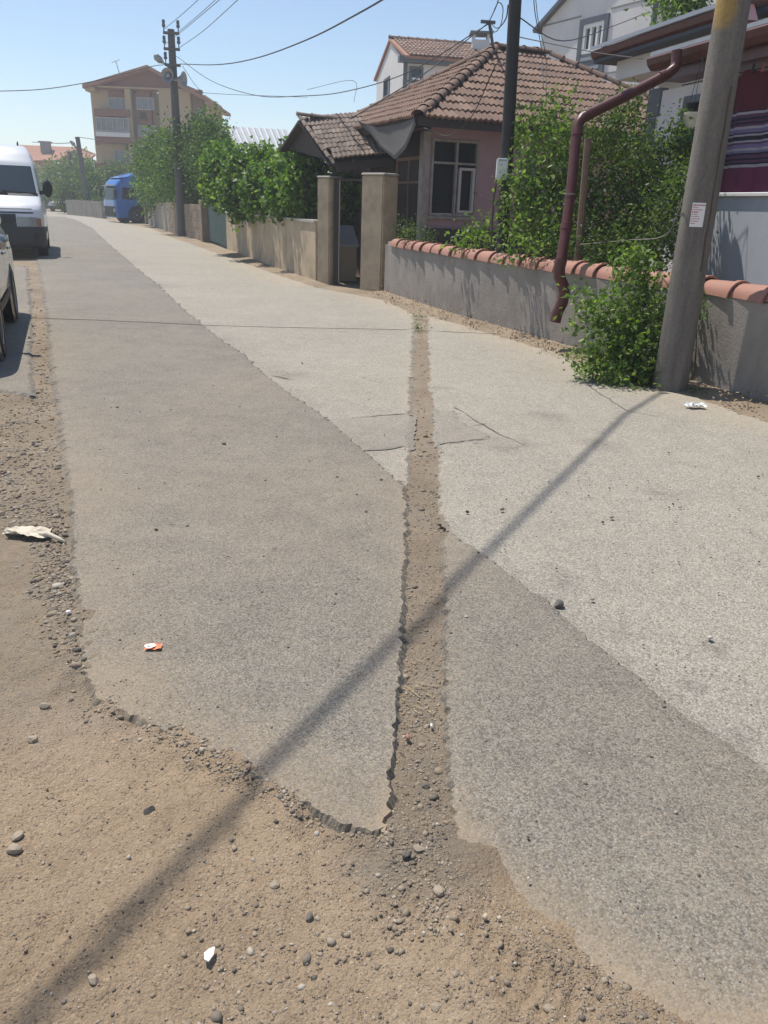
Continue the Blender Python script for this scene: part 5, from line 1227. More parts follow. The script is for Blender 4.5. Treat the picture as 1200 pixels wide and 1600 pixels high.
# dark pole in the garden with a white meter box
bp0 = np.array([1.335, 10.2]); bp1 = np.array([1.255, 10.2])
bpo = thing('dark_pole', 'dark tarred pole with a white meter box standing in the garden', 'utility pole', (*bp0, 0))
ax = lambda z: V(bp0[0] + (bp1[0] - bp0[0]) * (z - .9) / 2.65, bp0[1], z)
mb = MB(); mb.tube([ax(z) for z in np.linspace(-.2, 6.5, 12)], [.078 - .002 * z for z in np.linspace(-.2, 6.5, 12)], 16); mb.build('shaft', M['blackpole'], bpo, SM)
c = P(784, 264, 10.1); mb = MB(); mb.box(c[0] - .065, c[0] + .065, c[1] - .06, c[1] + .03, c[2] - .12, c[2] + .115); bo = mb.build('meter_box', M['boxwhite'], bpo, bevel=.012, seg=2)
mb = MB(); mb.box(c[0] - .05, c[0] + .04, c[1] - .064, c[1] - .06, c[2] + .085, c[2] + .098); mb.build('box_label', plain('faded_blue', (.25, .36, .5), .6), bo)
mb = MB(); mb.tube([c + V(-.05, -.02, -.12), c + V(-.07, -.02, -.3), c + V(-.065, .0, -.6), c + V(-.055, .0, -.9)], .012, 6); mb.build('conduit', M['rust'], bpo)

# tall grey pole down the street: cross-arms, insulators, lamp, loudspeakers
LY = 33.0
lb = P(276, 205, LY); lt2 = P(267, 46, LY); lpo = thing('street_pole', 'tall grey utility pole with loudspeakers and a street lamp above the trees', 'utility pole', (lb[0], lb[1], 0))
axl = lambda z: V(lb[0] + (lt2[0] - lb[0]) * (z - lb[2]) / (lt2[2] - lb[2]), lb[1], z)
mb = MB(); mb.tube([axl(z) for z in np.linspace(-.1, lt2[2], 10)], np.linspace(.19, .125, 10), 14); mb.build('shaft', M['farpole'], lpo, SM)
for (py, x0, x1) in ((51, 255, 280), (76, 256, 281), (101, 258, 282)):
    a, b = P(x0, py, LY - .15), P(x1, py + 1.5, LY - .15); mb = MB(); mb.beam(a, b, .07, .09); ca = mb.build('cross_arm', M['farpole'], lpo)
    for q in ((a, b) if py < 90 else (a,)):
        p = q * .9 + (a + b) * .05; mb = MB(); mb.lathe([(.02, 0), (.02, .12), (.06, .13), (.07, .2), (.045, .22), (.06, .28), (.05, .36), (0, .37)], p + V(0, 0, .05), 'z', 10); mb.build('insulator', M['greyframe'], ca, SM)
p = axl(P(267, 112, LY)[2]); q = P(241, 86, LY - .4); mb = MB(); mb.tube([p, p * .6 + q * .4 + V(0, 0, .02), p * .35 + q * .65], .03, 6); la = mb.build('lamp_arm', M['farpole'], lpo)
mb = MB(); mb.tube([p * .45 + q * .55, p * .3 + q * .7, p * .1 + q * .9, q], [.05, .12, .12, .05], 10); mb.build('lamp_head', M['metal'], la, SM)
for (px, py, ang, r) in ((263, 118, -100, .24), (284, 124, -10, .26)):
    c = P(px, py, LY - .3); t = V(math.cos(math.radians(ang)), math.sin(math.radians(ang)), 0)
    prof = [(.03, -.35), (.06, -.3), (.08, -.12), (r * .6, 0), (r, .08), (r * 1.03, .1), (r * .92, .09), (r * .5, -.02), (.07, -.06), (.07, .04), (0, .06)]
    mb = MB(); x = np.cross(t, (0, 0, 1)); n = 18; vs = []; fs = []; m = len(prof)
    for k in range(n):
        a = 2 * math.pi * k / n
        for (rr_, h) in prof: vs.append(c + t * h + x * rr_ * math.cos(a) + V(0, 0, 1) * rr_ * math.sin(a))
    for k in range(n):
        for i in range(m - 1): fs.append((k * m + i, ((k + 1) % n) * m + i, ((k + 1) % n) * m + i + 1, k * m + i + 1))
    mb.add(vs, fs); mb.build('loudspeaker', M['metal'], lpo, SM)
    mb = MB(); mb.beam(c - t * .3, axl(c[2]), .05, .05); mb.build('speaker_bracket', M['farpole'], lpo)
# two distant poles
sp0 = P(134, 300, 62); sp1 = P(121, 214, 62); spo = thing('distant_pole', 'slim grey street pole with a lamp rising from the hedge far left', 'utility pole', (sp0[0], 62, 0))
mb = MB(); mb.tube([V(sp0[0] + .1, 62, 0), sp1], [.22, .15], 10); mb.build('shaft', M['farpole'], spo, SM)
a = sp1 * .8 + sp0 * .2; b = P(112, 223, 61.5); mb = MB(); mb.tube([a, a * .4 + b * .6 - V(0, 0, .1), b], .05, 6); la = mb.build('lamp_arm', M['farpole'], spo)
mb = MB(); mb.tube([a * .45 + b * .55 - V(0, 0, .08), a * .2 + b * .8, b + V(-.1, 0, .12)], [.06, .15, .06], 8); mb.build('lamp_head', M['metal'], la, SM)
b = P(117, 214, 61.9); mb = MB(); mb.beam(sp1 - V(0, 0, .1), b - V(0, 0, .05), .08, .1); mb.build('cross_arm', M['farpole'], spo)
tp0 = P(112, 300, 80); tp1 = P(109, 238, 80); mb = MB(); mb.tube([V(tp0[0], 80, 0), tp1], [.2, .15], 8); mb.build('distant_post', M['farpole'], None, SM, label='short dim post in front of the red roofed house far left', cat='utility pole')
# wooden stake in the shrub
mb = MB(); a, b = P(904, 408, 9.0), P(919, 216, 9.0); a[2] = 0; mb.tube([a, (a + b) / 2 + V(.01, 0, 0), b], [.042, .04, .036], 9); mb.build('wooden_stake', M['wood'], None, SM, label='rough wooden stake standing in the green shrub beside the drainpipe', cat='stake')
# roof mast on the pink house
mb = MB(); a, b = P(772, 84, 17.0), P(764, 32, 16.7); mb.tube([a, b], .03, 8); ma_ = mb.build('service_mast', M['greyframe'], None, SM, label='leaning steel service mast on the peak of the pink house roof', cat='mast')
mb = MB(); mb.beam(b - V(.15, 0, .02), b + V(.12, 0, -.03), .05, .05); mb.build('cross_bar', M['greyframe'], ma_); 

# ================================================================== WIRES
def wire(pts, r, label, name='overhead_wire', n=18, mat='cable'):
    # pts: (px, py, Y) control points joined by a smooth curve
    C_ = [P(*p) if not isinstance(p, np.ndarray) else p for p in pts]; out = []
    if len(C_) == 2: out = [C_[0] + (C_[1] - C_[0]) * t for t in np.linspace(0, 1, n)]
    else:
        E_ = [2 * C_[0] - C_[1]] + C_ + [2 * C_[-1] - C_[-2]]
        for i in range(1, len(E_) - 2):
            for t in np.linspace(0, 1, 7)[:-1]:
                a, b, c, d = E_[i - 1:i + 3]; out.append(.5 * (2 * b + (c - a) * t + (2 * a - 5 * b + 4 * c - d) * t * t + (3 * b - a - 3 * c + d) * t ** 3))
        out.append(C_[-1])
    mb = MB(); mb.tube(out, r, 5); return mb.build(name, M[mat], None, True, label=label, cat='wire')
wire([(281, 100, 33), (340, 101, 27), (400, 91, 22), (480, 62, 17.5), (560, 21, 14), (640, -26, 12)], .014, 'thick dark cable sagging from the loudspeaker pole up to the top edge')
wire([(256, 46, 33), (285, 22, 28), (320, -10, 24)], .009, 'thin wire from the topmost left insulator of the loudspeaker pole')
wire([(280, 49, 33), (312, 22, 28), (345, -8, 24)], .009, 'thin wire from the topmost right insulator of the loudspeaker pole')
wire([(257, 70, 33), (290, 44, 28), (345, -2, 23), (358, -14, 22)], .009, 'thin wire from the middle cross arm of the loudspeaker pole, left side')
wire([(281, 74, 33), (318, 48, 28), (380, -8, 22)], .009, 'thin wire from the middle cross arm of the loudspeaker pole, right side')
wire([(276, 88, 33), (330, 126, 29), (400, 149, 25), (470, 150, 22), (540, 143, 20), (640, 112, 18), (762, 38, 16.7)], .010, 'thin wire dipping from the loudspeaker pole to the roof mast')
wire([(547, 186, 15.5), (620, 142, 15.8), (673, 108, 16.1), (720, 70, 16.4), (763, 36, 16.7)], .010, 'thin wire climbing from the porch roof to the roof mast')
wire([(-30, 143, 28), (60, 140, 29), (130, 130, 30.5), (185, 118, 32), (236, 104, 33), (258, 101, 33)], .013, 'dark cable running from the left edge to the loudspeaker pole')
wire([(764, 34, 16.7), (776, 8, 14), (786, -30, 11)], .009, 'wire rising from the roof mast past the dark pole')
wire([(766, 36, 16.7), (777, 44, 14), (790, 30, 11), (794, 8, 10.3)], .008, 'slack wire looping under the roof mast to the dark pole')
wire([(764, 34, 16.7), (772, 50, 16), (782, 40, 15), (786, 14, 13), (779, 4, 13), (772, 16, 14)], .007, 'curled spare loop of wire beside the roof mast')
wire([(833, -20, 13), (836, 20, 13.5), (846, 78, 15.5), (849, 140, 14.4)], .007, 'fine wire hanging from the top edge over the red roof, left of two')
wire([(835, -20, 13), (842, 40, 14), (853, 90, 15.5), (853, 180, 14)], .006, 'fine wire hanging from the top edge over the red roof, right of two')
wire([(797, 55, 10.2), (850, 66, 10.6), (930, 82, 11.2), (1005, 92, 11.4)], .006, 'pale thin wire from the dark pole to the red gutter', mat='oldwhite')
wire([(800, 20, 10.2), (880, 64, 14), (960, 40, 18), (1010, 20, 20)], .008, 'thin dark wire from the dark pole to the tall white building')
wire([(662, 200, 13.2), (700, 212, 13), (735, 185, 12), (775, 100, 10.2)], .007, 'service wire from the pink house corner up to the dark pole')
wire([(740, 300, 13.9), (760, 310, 12), (780, 318, 10.2)], .006, 'short sagging wire between the pink house wall and the dark pole')
wire([(50, 222, 92), (90, 224, 80), (113, 223, 61.8)], .03, 'wire from the far lamp post to the red roofed house')
wire([(121, 214, 62), (200, 224, 60), (330, 230, 50)], .02, 'faint wire running right from the far lamp post')
wire([(480, 140, 40), (552, 126, 40), (553, 160, 40)], .010, 'faint far wire and drop above the porch roof')
wire([(285, 103, 33), (310, 138, 36), (332, 146, 40), (480, 152, 45)], .010, 'faint lower wire behind the loudspeaker pole')
wire([(906, 382, 8.75), (985, 375, 8.2), (1040, 367, 7), (1066, 312, 6.6)], .004, 'pale string tied from the drainpipe to the concrete pole', mat='oldwhite')
# the heavy bundled cable over the road, from the dark pole towards the houses behind the camera: it casts the long diagonal shadow
sa, sb = G(1004, 618), G(40, 1570); hh = np.array([*(SUN_H / math.tan(SUN_E)), 1.0])
top = ax(6.4); 
dirs = unit(sb - sa); zc = 6.35
p1 = sa + hh * zc; p2 = sb + hh * (zc + .25)
mb = MB(); pts = [top] + [p1 + (p2 - p1) * t for t in (0.12, .3, .5, .75, 1, 1.3)] + [p2 + dirs * 14 + V(0, 0, .8)]
mb.tube(pts, .018, 8); mb.build('bundled_cable', M['cable'], None, True, label='heavy bundled overhead cable crossing above the road from the dark pole', cat='wire')
# thin cable lying across the road
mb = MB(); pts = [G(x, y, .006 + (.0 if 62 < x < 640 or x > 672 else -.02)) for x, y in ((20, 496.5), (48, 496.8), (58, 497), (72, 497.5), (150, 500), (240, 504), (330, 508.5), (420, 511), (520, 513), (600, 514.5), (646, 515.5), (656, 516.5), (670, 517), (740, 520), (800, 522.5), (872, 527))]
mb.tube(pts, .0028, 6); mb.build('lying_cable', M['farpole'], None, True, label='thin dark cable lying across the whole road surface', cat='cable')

# ================================================================== PLANTS
def leaves(name, blobs, n, size, mat, parent, up=.35, clump=.0, shape='oval', hollow=2.2, spread=2.2, per=14, kind='stuff', droop=.25):
    # blobs: (centre, radii, weight). Twig clusters are spread through the blobs, each carrying a spray of small folded leaves
    w = np.array([b[2] for b in blobs], float); w /= w.sum(); nc = max(1, n // per)
    idx = rng.choice(len(blobs), nc, p=w); C_ = np.array([b[0] for b in blobs])[idx]; R_ = np.array([b[1] for b in blobs])[idx]
    d = rng.normal(size=(nc, 3)); d /= np.linalg.norm(d, axis=1)[:, None]
    cen = C_ + d * R_ * (rng.random(nc) ** (1 / hollow))[:, None]
    cen += rng.normal(size=(nc, 3)) * R_ * .12
    out = unit_rows(d + V(0, 0, .3)); N = nc * per
    tw = np.repeat(cen, per, 0); od = np.repeat(out, per, 0)
    t = rng.random(N)[:, None]
    pos = tw + od * (t - .3) * size * spread * 1.6 + rng.normal(size=(N, 3)) * size * spread * .5
    ax_ = unit_rows(od * .6 + rng.normal(size=(N, 3)) * .8 - V(0, 0, droop)); nr = rng.normal(size=(N, 3)) * .75 + V(0, 0, 1) * up * 2
    sd = unit_rows(np.cross(ax_, nr)); nm = np.cross(sd, ax_)
    s = size * rng.uniform(.55, 1.25, N)[:, None]
    if shape == 'oval': prof = [(0, 0, 0), (.45, .30, .10), (1, 0, -.04), (.45, -.30, .10)]; fc = np.array([[0, 1, 2], [0, 2, 3]])
    elif shape == 'narrow': prof = [(0, 0, 0), (.45, .16, .05), (1, 0, -.06), (.45, -.16, .05)]; fc = np.array([[0, 1, 2], [0, 2, 3]])
    else:                        # a broad lobed vine leaf
        prof = [(.12, 0, 0), (-.08, .28, .05), (.28, .52, .10), (.55, .34, .07), (1, 0, -.06), (.55, -.34, .07), (.28, -.52, .10), (-.08, -.28, .05)]
        fc = np.array([[0, k, k + 1] for k in range(1, 7)])
    m = len(prof)
    co = np.stack([pos + s * (ax_ * a + sd * b + nm * c) for a, b, c in prof], 1)
    co[:, :, 2] = np.maximum(co[:, :, 2], .004)
    f = (fc[None] + (np.arange(N) * m)[:, None, None]).reshape(-1, 3)
    off = OFF[parent]; me = bulk(name, (co - off).reshape(-1, 3), f, mat)
    o = bpy.data.objects.new(name, me); COL.objects.link(o); o.parent = parent; OFF[o] = off; o['kind'] = kind
    return o
def unit_rows(a): return a / np.linalg.norm(a, axis=1)[:, None]
def blob(px, py, rx, ry, Y, w=None, depth=1.0):
    k = Y / 1319.; return (P(px, py, Y), V(rx * k, max(rx, ry) * .7 * k * depth, ry * k), w or rx * ry)
def stems(parent, base, ends, r, mat='bark', name='stem', wob=.12, seed=1):
    rr = random.Random(seed)
    for e_ in ends:
        a = np.array(base, float) + V(rr.uniform(-.04, .04), rr.uniform(-.04, .04), 0); b = np.array(e_, float); L = np.linalg.norm(b - a)
        pts = [a + (b - a) * t + V(rr.uniform(-1, 1), rr.uniform(-1, 1), 0) * L * wob * math.sin(math.pi * t) * .5 + V(0, 0, L * .06 * math.sin(math.pi * t)) for t in np.linspace(0, 1, 7)]
        mb = MB(); mb.tube(pts, np.linspace(r, r * .3, 7), 7); mb.build(name, M[mat], parent, SM)
def plant(name, label, cat, blobs, n, size, mat, base, sr, nst=4, trunk=None, group=None, tn='stem', smat='bark', **kw):
    t = thing(name, label, cat, (base[0], base[1], 0), group=group)
    leaves('foliage' if cat != 'tree' else 'crown', blobs, n, size, M[mat], t, **kw)
    bs = sorted(blobs, key=lambda b: -b[2])[:nst]
    stems(t, base, [b[0] + V(0, 0, b[1][2] * .3) for b in bs], sr, smat, tn, seed=len(label))
    return t
# big shrub behind the tiled wall, right of the drainpipe
YS = 9.7
b_sh = [blob(1000, 330, 75, 80, 9.3), blob(960, 260, 70, 60, 9.6), blob(940, 370, 80, 45, 9.2), blob(1030, 260, 45, 60, 9.2), blob(955, 205, 45, 42, 9.9), blob(990, 390, 70, 30, 8.6), blob(1050, 340, 40, 70, 8.3), blob(985, 170, 18, 28, 9.9), blob(1060, 220, 22, 32, 9.0), blob(905, 300, 40, 60, 9.6)]
plant('green_shrub', 'big dense small leaved green shrub between drainpipe and concrete pole', 'shrub', b_sh, 22000, .044, 'leaf_shrub', (2.85, 9.3, 0), .03, 7, hollow=2.6, per=12)
b_s2 = [blob(845, 215, 34, 30, 10.2), blob(870, 180, 26, 22, 10.2), blob(835, 275, 38, 40, 9.9), blob(860, 330, 45, 45, 9.7), blob(815, 330, 30, 40, 10.), blob(885, 250, 24, 50, 9.8), blob(820, 205, 12, 20, 10.3), blob(850, 385, 60, 18, 9.4)]
plant('green_shrub', 'loose tall shrub with pale green leaves between dark pole and drainpipe', 'shrub', b_s2, 5400, .062, 'leaf_bright', (1.85, 9.75, 0), .02, 7, hollow=2.6, per=9)
plant('garden_plant', 'low bright leafy plant behind the tiled wall left of the dark pole', 'plant', [blob(750, 372, 26, 18, 10.9), blob(735, 382, 14, 10, 11), blob(768, 362, 14, 12, 10.8)], 420, .075, 'leaf_bright', (1.15, 10.9, 0), .012, 3)
plant('garden_plant', 'fine leaved low plant behind the tiled wall beside the wide pillar', 'plant', [blob(635, 362, 20, 16, 12.9), blob(660, 370, 20, 12, 12.6)], 900, .045, 'leaf_shrub', (.35, 12.9, 0), .012, 3, shape='narrow')
plant('garden_plant', 'yellow green seedling sprouting above the tiles left of the concrete pole', 'plant', [blob(972, 402, 13, 10, 8.0), blob(985, 415, 8, 10, 7.9)], 60, .075, 'leaf_bright', (2.25, 7.95, 0), .008, 2, smat='stem')
# bush at the foot of the concrete pole
b_b = [blob(985, 500, 60, 48, 7.05), blob(960, 545, 52, 40, 6.95), blob(1000, 560, 45, 38, 6.9), blob(1005, 450, 30, 30, 7.1), blob(940, 490, 26, 30, 7.0), blob(930, 575, 28, 12, 6.85), blob(1015, 530, 35, 60, 6.95), blob(985, 590, 55, 10, 6.75), blob(925, 470, 8, 8, 7.0, 40), blob(993, 405, 14, 14, 7.15, 260), blob(915, 462, 14, 7, 7.0, 110), blob(905, 515, 12, 9, 6.95, 130), blob(1010, 430, 12, 20, 7.1, 200), blob(915, 575, 22, 7, 6.8, 200), blob(970, 425, 12, 9, 7.1, 120)]
plant('leafy_bush', 'bright green leafy bush growing at the foot of the concrete pole', 'bush', b_b, 5000, .056, 'leaf_bright', (2.2, 6.95, 0), .014, 7, smat='stem', hollow=2.6, per=10, spread=1.8)
plant('leafy_bush', 'small leafy sprig on the right side of the concrete pole', 'bush', [blob(1090, 500, 16, 9, 6.75), blob(1083, 450, 10, 14, 6.9, 50), blob(1100, 492, 8, 8, 6.7)], 130, .05, 'leaf_bright', (2.62, 6.85, 0), .008, 2, smat='stem')
plant('weed', 'tiny weed creeping at the pole foot beside the white plastic scrap', 'weed', [blob(1085, 612, 14, 5, 6.5), blob(1100, 600, 8, 6, 6.55)], 60, .03, 'leaf_shrub', (2.62, 6.5, 0), .005, 2, smat='stem')
# weeds in the trench and by the wall
for (px, py, lab) in ((656, 499, 'low green weed in the trench nearest the tiled wall'), (656, 517, 'low green weed in the trench just beyond the lying cable')):
    g0 = G(px, py, -.02); plant('weed', lab, 'weed', [(g0 + V(0, 0, .015), V(.08, .07, .015), 1)], 110, .026, 'leaf_shrub', g0, .004, 2, smat='stem')
g0 = G(893, 556); plant('weed', 'small pale weed at the wall foot left of the leafy bush', 'weed', [(g0 + V(0, 0, .03), V(.12, .10, .035), 1), (g0 + V(.08, -.12, .03), V(.1, .08, .03), 1)], 120, .04, 'leaf_bright', g0, .004, 2, smat='stem')
# grapevine over the tan wall
b_v = [blob(360, 278, 40, 40, 22.5), blob(400, 268, 45, 28, 20.5), blob(345, 250, 26, 20, 23), blob(380, 308, 32, 30, 20.6), blob(420, 300, 38, 34, 19.2), blob(448, 275, 28, 26, 18.6), blob(352, 290, 30, 30, 22.4), blob(405, 246, 20, 10, 20.8), blob(455, 310, 34, 26, 17.6), blob(342, 300, 18, 22, 23), blob(478, 290, 24, 40, 16.9, 500)]
plant('grapevine', 'broad leaved grapevine spilling over the tan wall', 'vine', b_v, 17000, .105, 'leaf_vine', (-3.0, 20.2, 0), .05, 5, shape='lobed', per=9, spread=1.5, hollow=3)
# trees and creepers by the block wall
plant('garden_tree', 'dark fine leaved tree standing behind the brown block wall', 'tree', [blob(300, 232, 46, 40, 33), blob(270, 255, 44, 36, 35), blob(325, 245, 34, 44, 31), blob(335, 205, 18, 26, 31), blob(318, 202, 22, 20, 33), blob(262, 225, 22, 18, 36), blob(290, 275, 50, 26, 34), blob(342, 225, 9, 30, 30)], 12500, .12, 'leaf_tree', (-8.0, 34.5, 0), .14, 5, tn='trunk')
plant('garden_tree', 'dark tree behind the stained concrete wall next to the blue lorry', 'tree', [blob(232, 255, 24, 26, 44), blob(245, 240, 22, 22, 42), blob(225, 285, 20, 22, 46), blob(250, 270, 20, 24, 41), blob(240, 225, 10, 16, 42)], 6500, .15, 'leaf_tree', (-12.1, 43.5, 0), .14, 4, tn='trunk')
plant('wall_creeper', 'bright creeper hanging over the stained concrete wall', 'vine', [blob(240, 300, 24, 16, 42.5), blob(265, 292, 26, 18, 38.5), blob(290, 290, 24, 22, 35.5), blob(235, 312, 10, 16, 43.5), blob(305, 300, 16, 14, 33.5)], 4600, .15, 'leaf_vine', (-10.5, 39.5, 0), .06, 3, per=10, hollow=3)
# far left: hedges and trees round the bend
plant('far_tree', 'dark round tree in front of the red roofed house', 'tree', [blob(86, 285, 20, 22, 78), blob(100, 272, 14, 16, 80), blob(75, 300, 16, 20, 76)], 2600, .3, 'leaf_tree', (-31, 80, 0), .25, 3, tn='trunk')
plant('far_tree', 'yellowish green bush leaning over the far grey wall', 'tree', [blob(112, 302, 20, 20, 66), blob(102, 312, 12, 12, 66), blob(122, 290, 14, 16, 67)], 2600, .24, 'leaf_far', (-25, 67, 0), .2, 3, tn='trunk')
plant('far_tree', 'green tree rising left of the blue lorry', 'tree', [blob(145, 298, 20, 26, 64), blob(132, 280, 16, 16, 66), blob(152, 318, 14, 16, 62), blob(140, 270, 10, 10, 66)], 4200, .22, 'leaf_tree', (-22, 65, 0), .2, 3, tn='trunk')
plant('far_tree', 'leafy tree behind the slim pole far left', 'tree', [blob(112, 268, 16, 20, 84), blob(128, 272, 12, 18, 82)], 2200, .28, 'leaf_far', (-30, 83, 0), .2, 3, tn='trunk')
plant('far_tree', 'dark hedge tree behind the blue lorry roof', 'tree', [blob(195, 272, 24, 10, 66), blob(175, 280, 18, 12, 66)], 2600, .22, 'leaf_tree', (-20, 66.5, 0), .2, 3, tn='trunk')
plant('roof_tree', 'leafy branches showing above the grey sheet roof at top right', 'tree', [blob(1060, 8, 30, 16, 13.5), blob(1090, 0, 24, 20, 13.2), blob(1035, 26, 12, 8, 13.6), blob(1075, -20, 40, 22, 13.5)], 1500, .09, 'leaf_bright', (5.6, 13.8, 0), .07, 4, tn='trunk')
plant('garden_plant', 'leafy plant tumbling round the hanging pots', 'plant', [blob(1075, 235, 12, 16, 9.1), blob(1068, 165, 8, 20, 9.3, 60)], 220, .05, 'leaf_shrub', (3.3, 9.3, 0), .008, 2, smat='stem')
plant('porch_vine', 'shaded vine leaves hanging under the porch roof behind the gate', 'vine', [blob(540, 300, 22, 26, 16.8), blob(470, 280, 22, 36, 17.2), blob(520, 330, 16, 30, 17.0), blob(495, 262, 30, 14, 17.3)], 1500, .12, 'leaf_vine', (-1.4, 17.0, 0), .03, 3, shape='lobed', per=9)
# grey wall and garden ground far left
fw = thing('far_wall', 'low grey wall round the bend under the yellowish bush', 'wall', (-24, 63, 0))
a_, b_ = P(104, 330, 63.5) * [1, 1, 0], P(160, 338, 57) * [1, 1, 0]; mb = MB(); wall_strip(mb, dense(np.array([a_[:2], b_[:2]]), .8), .3, -.05, 1.05, -1); mb.build('wall_body', M['conc'], fw)

lt_ = thing('leaf_litter', 'dry leaf litter gathered along the foot of the tiled wall', 'litter', (1.2, 10, 0))
bl_ = [(V(*along(WL, s_)[0], .035) - V(.10 + .1 * (k % 3), .05, 0), V(.16, .2, .012), 1 + (k % 3)) for k, s_ in enumerate(np.arange(.2, 9.0, .28))]
leaves('dry_leaf', bl_, 1500, .03, M['litter'], lt_, up=2.0, per=5, spread=2.5, droop=0)
def crack(pts, w, z=.0025):
    p = gp(pts); q = dense(p, .03); n = len(q); tg = np.gradient(q, axis=0); tg /= np.linalg.norm(tg, axis=1)[:, None]; nr = np.stack([-tg[:, 1], tg[:, 0]], 1)
    c = q + nr * (.05 * fbm(q[:, 0] * 9, q[:, 1] * 9, 3, 200))[:, None]; ww = w * (.3 + 1.2 * vnoise(q[:, 0] * 20, q[:, 1] * 20, 210)) * np.minimum(1, np.minimum(np.arange(n), np.arange(n)[::-1]) / 4 + .1)
    a, b = c + nr * ww[:, None], c - nr * ww[:, None]; mb = MB()
    mb.add([(x, y, z) for x, y in a] + [(x, y, z) for x, y in b], [(i, i + 1, n + i + 1, n + i) for i in range(n - 1)]); mb.build('road_crack', M['crackfill'], None, kind='structure')
M['crackfill'] = plain('crack_filling', (.19, .17, .14), .95, var=.3, scale=30)
for pts, w in (([(500, 656), (560, 651), (646, 643)], .008), ([(556, 703), (600, 700), (644, 694)], .010), ([(684, 692), (720, 688), (760, 684)], .008), ([(706, 631), (740, 655), (790, 680), (830, 698)], .0045), ([(735, 664), (765, 661)], .006),
               ([(900, 590), (980, 640), (1080, 660)], .004), ([(420, 585), (460, 592)], .008)): crack(pts, w, -.0045 if pts[0][1] > 0 else 0)

# ================================================================== SMALL THINGS ON THE GROUND
def crumple(name, px, py, w, h, mat, label, cat, hgt=.02, rot=0.0, seed=3, n=14, z=0.0, stretch=1.0):
    c = G(px, py, z); mb = MB(); cr_, sr_ = math.cos(rot), math.sin(rot)
    def fn(u, v):
        a, b = (u - .5) * w, (v - .5) * h; r = 1 + .45 * (vnoise(np.array(u * 3.1 + seed), np.array(v * 3.1)) - .5)
        zz = z + .004 + hgt * float(abs(fbm(np.array(u * 4 + seed), np.array(v * 4), 3, seed)) * 2 + .15 * vnoise(np.array(u * 9), np.array(v * 9 + seed)))
        return V(c[0] + (a * cr_ - b * sr_) * r, c[1] + (a * sr_ + b * cr_) * r, zz)
    mb.grid(fn, n, n); return mb.build(name, mat, None, math.radians(30), label=label, cat=cat)
crumple('cloth_rag', 42, 834, .20, .09, M['cloth'], 'dirty cream rag lying on the gravel verge', 'rag', .035, -.1, 5, z=-.015)
mb = MB(); c = G(75, 838); mb.tube([c + V(-.05, .03, .0), c + V(0, .0, .012), c + V(.05, -.01, -.005), c + V(.085, -.03, -.01)], [.006, .011, .009, .004], 7); mb.build('twisted_cloth', M['cloth'], None, True, label='twisted tail of cream cloth beside the dirty rag', cat='rag')
crumple('plastic_scrap', 1085, 636, .13, .08, M['whiteframe'], 'crumpled white plastic scrap on the dirt near the concrete pole', 'litter', .05, .2, 9, z=.0)
# the sweet wrapper
wr = thing('snack_wrapper', 'crumpled orange snack wrapper with a round white emblem on the asphalt', 'wrapper', G(240, 1013))
wc = G(240, 1013); ru = unit([1, .12, 0]); rv = np.array([-ru[1], ru[0], 0]); mb = MB()
mb.grid(lambda u, v: wc + ru * (u - .5) * .052 + rv * (v - .5) * .034 + V(0, 0, .004 + .006 * abs(math.sin(u * 5.1 + v * 2))), 10, 6); mb.build('sheet', M['foil'], wr, True)
mb = MB(); mb.add([wc + ru * (-.010) + V(0, 0, .0105)] + [wc + ru * (-.010 + .0185 * math.cos(k * .4)) + rv * .0145 * math.sin(k * .4) + V(0, 0, .0105 + .001 * math.sin(k)) for k in range(16)], [(0, 1 + k, 1 + (k + 1) % 16) for k in range(16)]); mb.build('emblem', M['whitecard'], wr)
mb = MB(); rr = random.Random(4)
for k in range(7): p = wc + ru * (-.010 + rr.uniform(-.012, .012)) + rv * rr.uniform(-.009, .009) + V(0, 0, .0118); mb.add([p, p + ru * .006, p + ru * .005 + rv * .002, p + rv * .002], [(0, 1, 2, 3)])
mb.build('print', M['metal'], wr, kind='stuff')
# white chip of board on the dirt
mb = MB(); zc_ = float(dirt_h(np.array([G(327, 1491)[0]]), np.array([G(327, 1491)[1]]))[0]) + .012; q = [G(x, y, zc_) for x, y in ((336, 1481), (334, 1493), (326, 1504), (319, 1501), (319, 1491), (327, 1484))]; mb.prism(q, (0, 0, .004)); mb.build('white_chip', M['whitecard'], None, label='white angular chip lying on the bare dirt', cat='chip')
# stubs and slips
def slip(px, py, l, w, rot, mat, label, name='litter_slip'):
    c = G(px, py, 0); zb = max(float(dirt_h(np.array([c[0]]), np.array([c[1]]))[0]), -.03) if mat != 'on' else 0
    zb = zb + .006; c = G(px, py, zb); a = V(math.cos(rot), math.sin(rot), 0); b = V(-a[1], a[0], 0)
    mb = MB(); mb.hexa([c + a * s * l / 2 + b * t * w / 2 + V(0, 0, h) for h in (0, w * .8) for s, t in ((-1, -1), (1, -1), (1, 1), (-1, 1))]); mb.build(name, M[mat], None, bevel=w * .2, label=label, cat='litter')
slip(637, 1156, .010, .022, .2, 'captile', 'orange tile crumb in the trench below the straw', 'tile_crumb'); slip(674, 1137, .006, .016, .1, 'whitecard', 'small white cigarette stub standing in the trench by the straw', 'cigarette_stub')
slip(113, 997, .010, .026, -.7, 'cloth', 'pale slip lying at the left edge of the asphalt', 'paper_slip'); slip(107, 958, .016, .012, .5, 'whitecard', 'small white scrap in the left gravel strip', 'paper_slip')
slip(758, 1435, .010, .013, -.6, 'sandy', 'pale square crumb on the dirt right of the trench', 'stone_crumb'); slip(780, 1436, .009, .008, .7, 'sandy', 'smaller pale crumb right of the square one', 'stone_crumb')
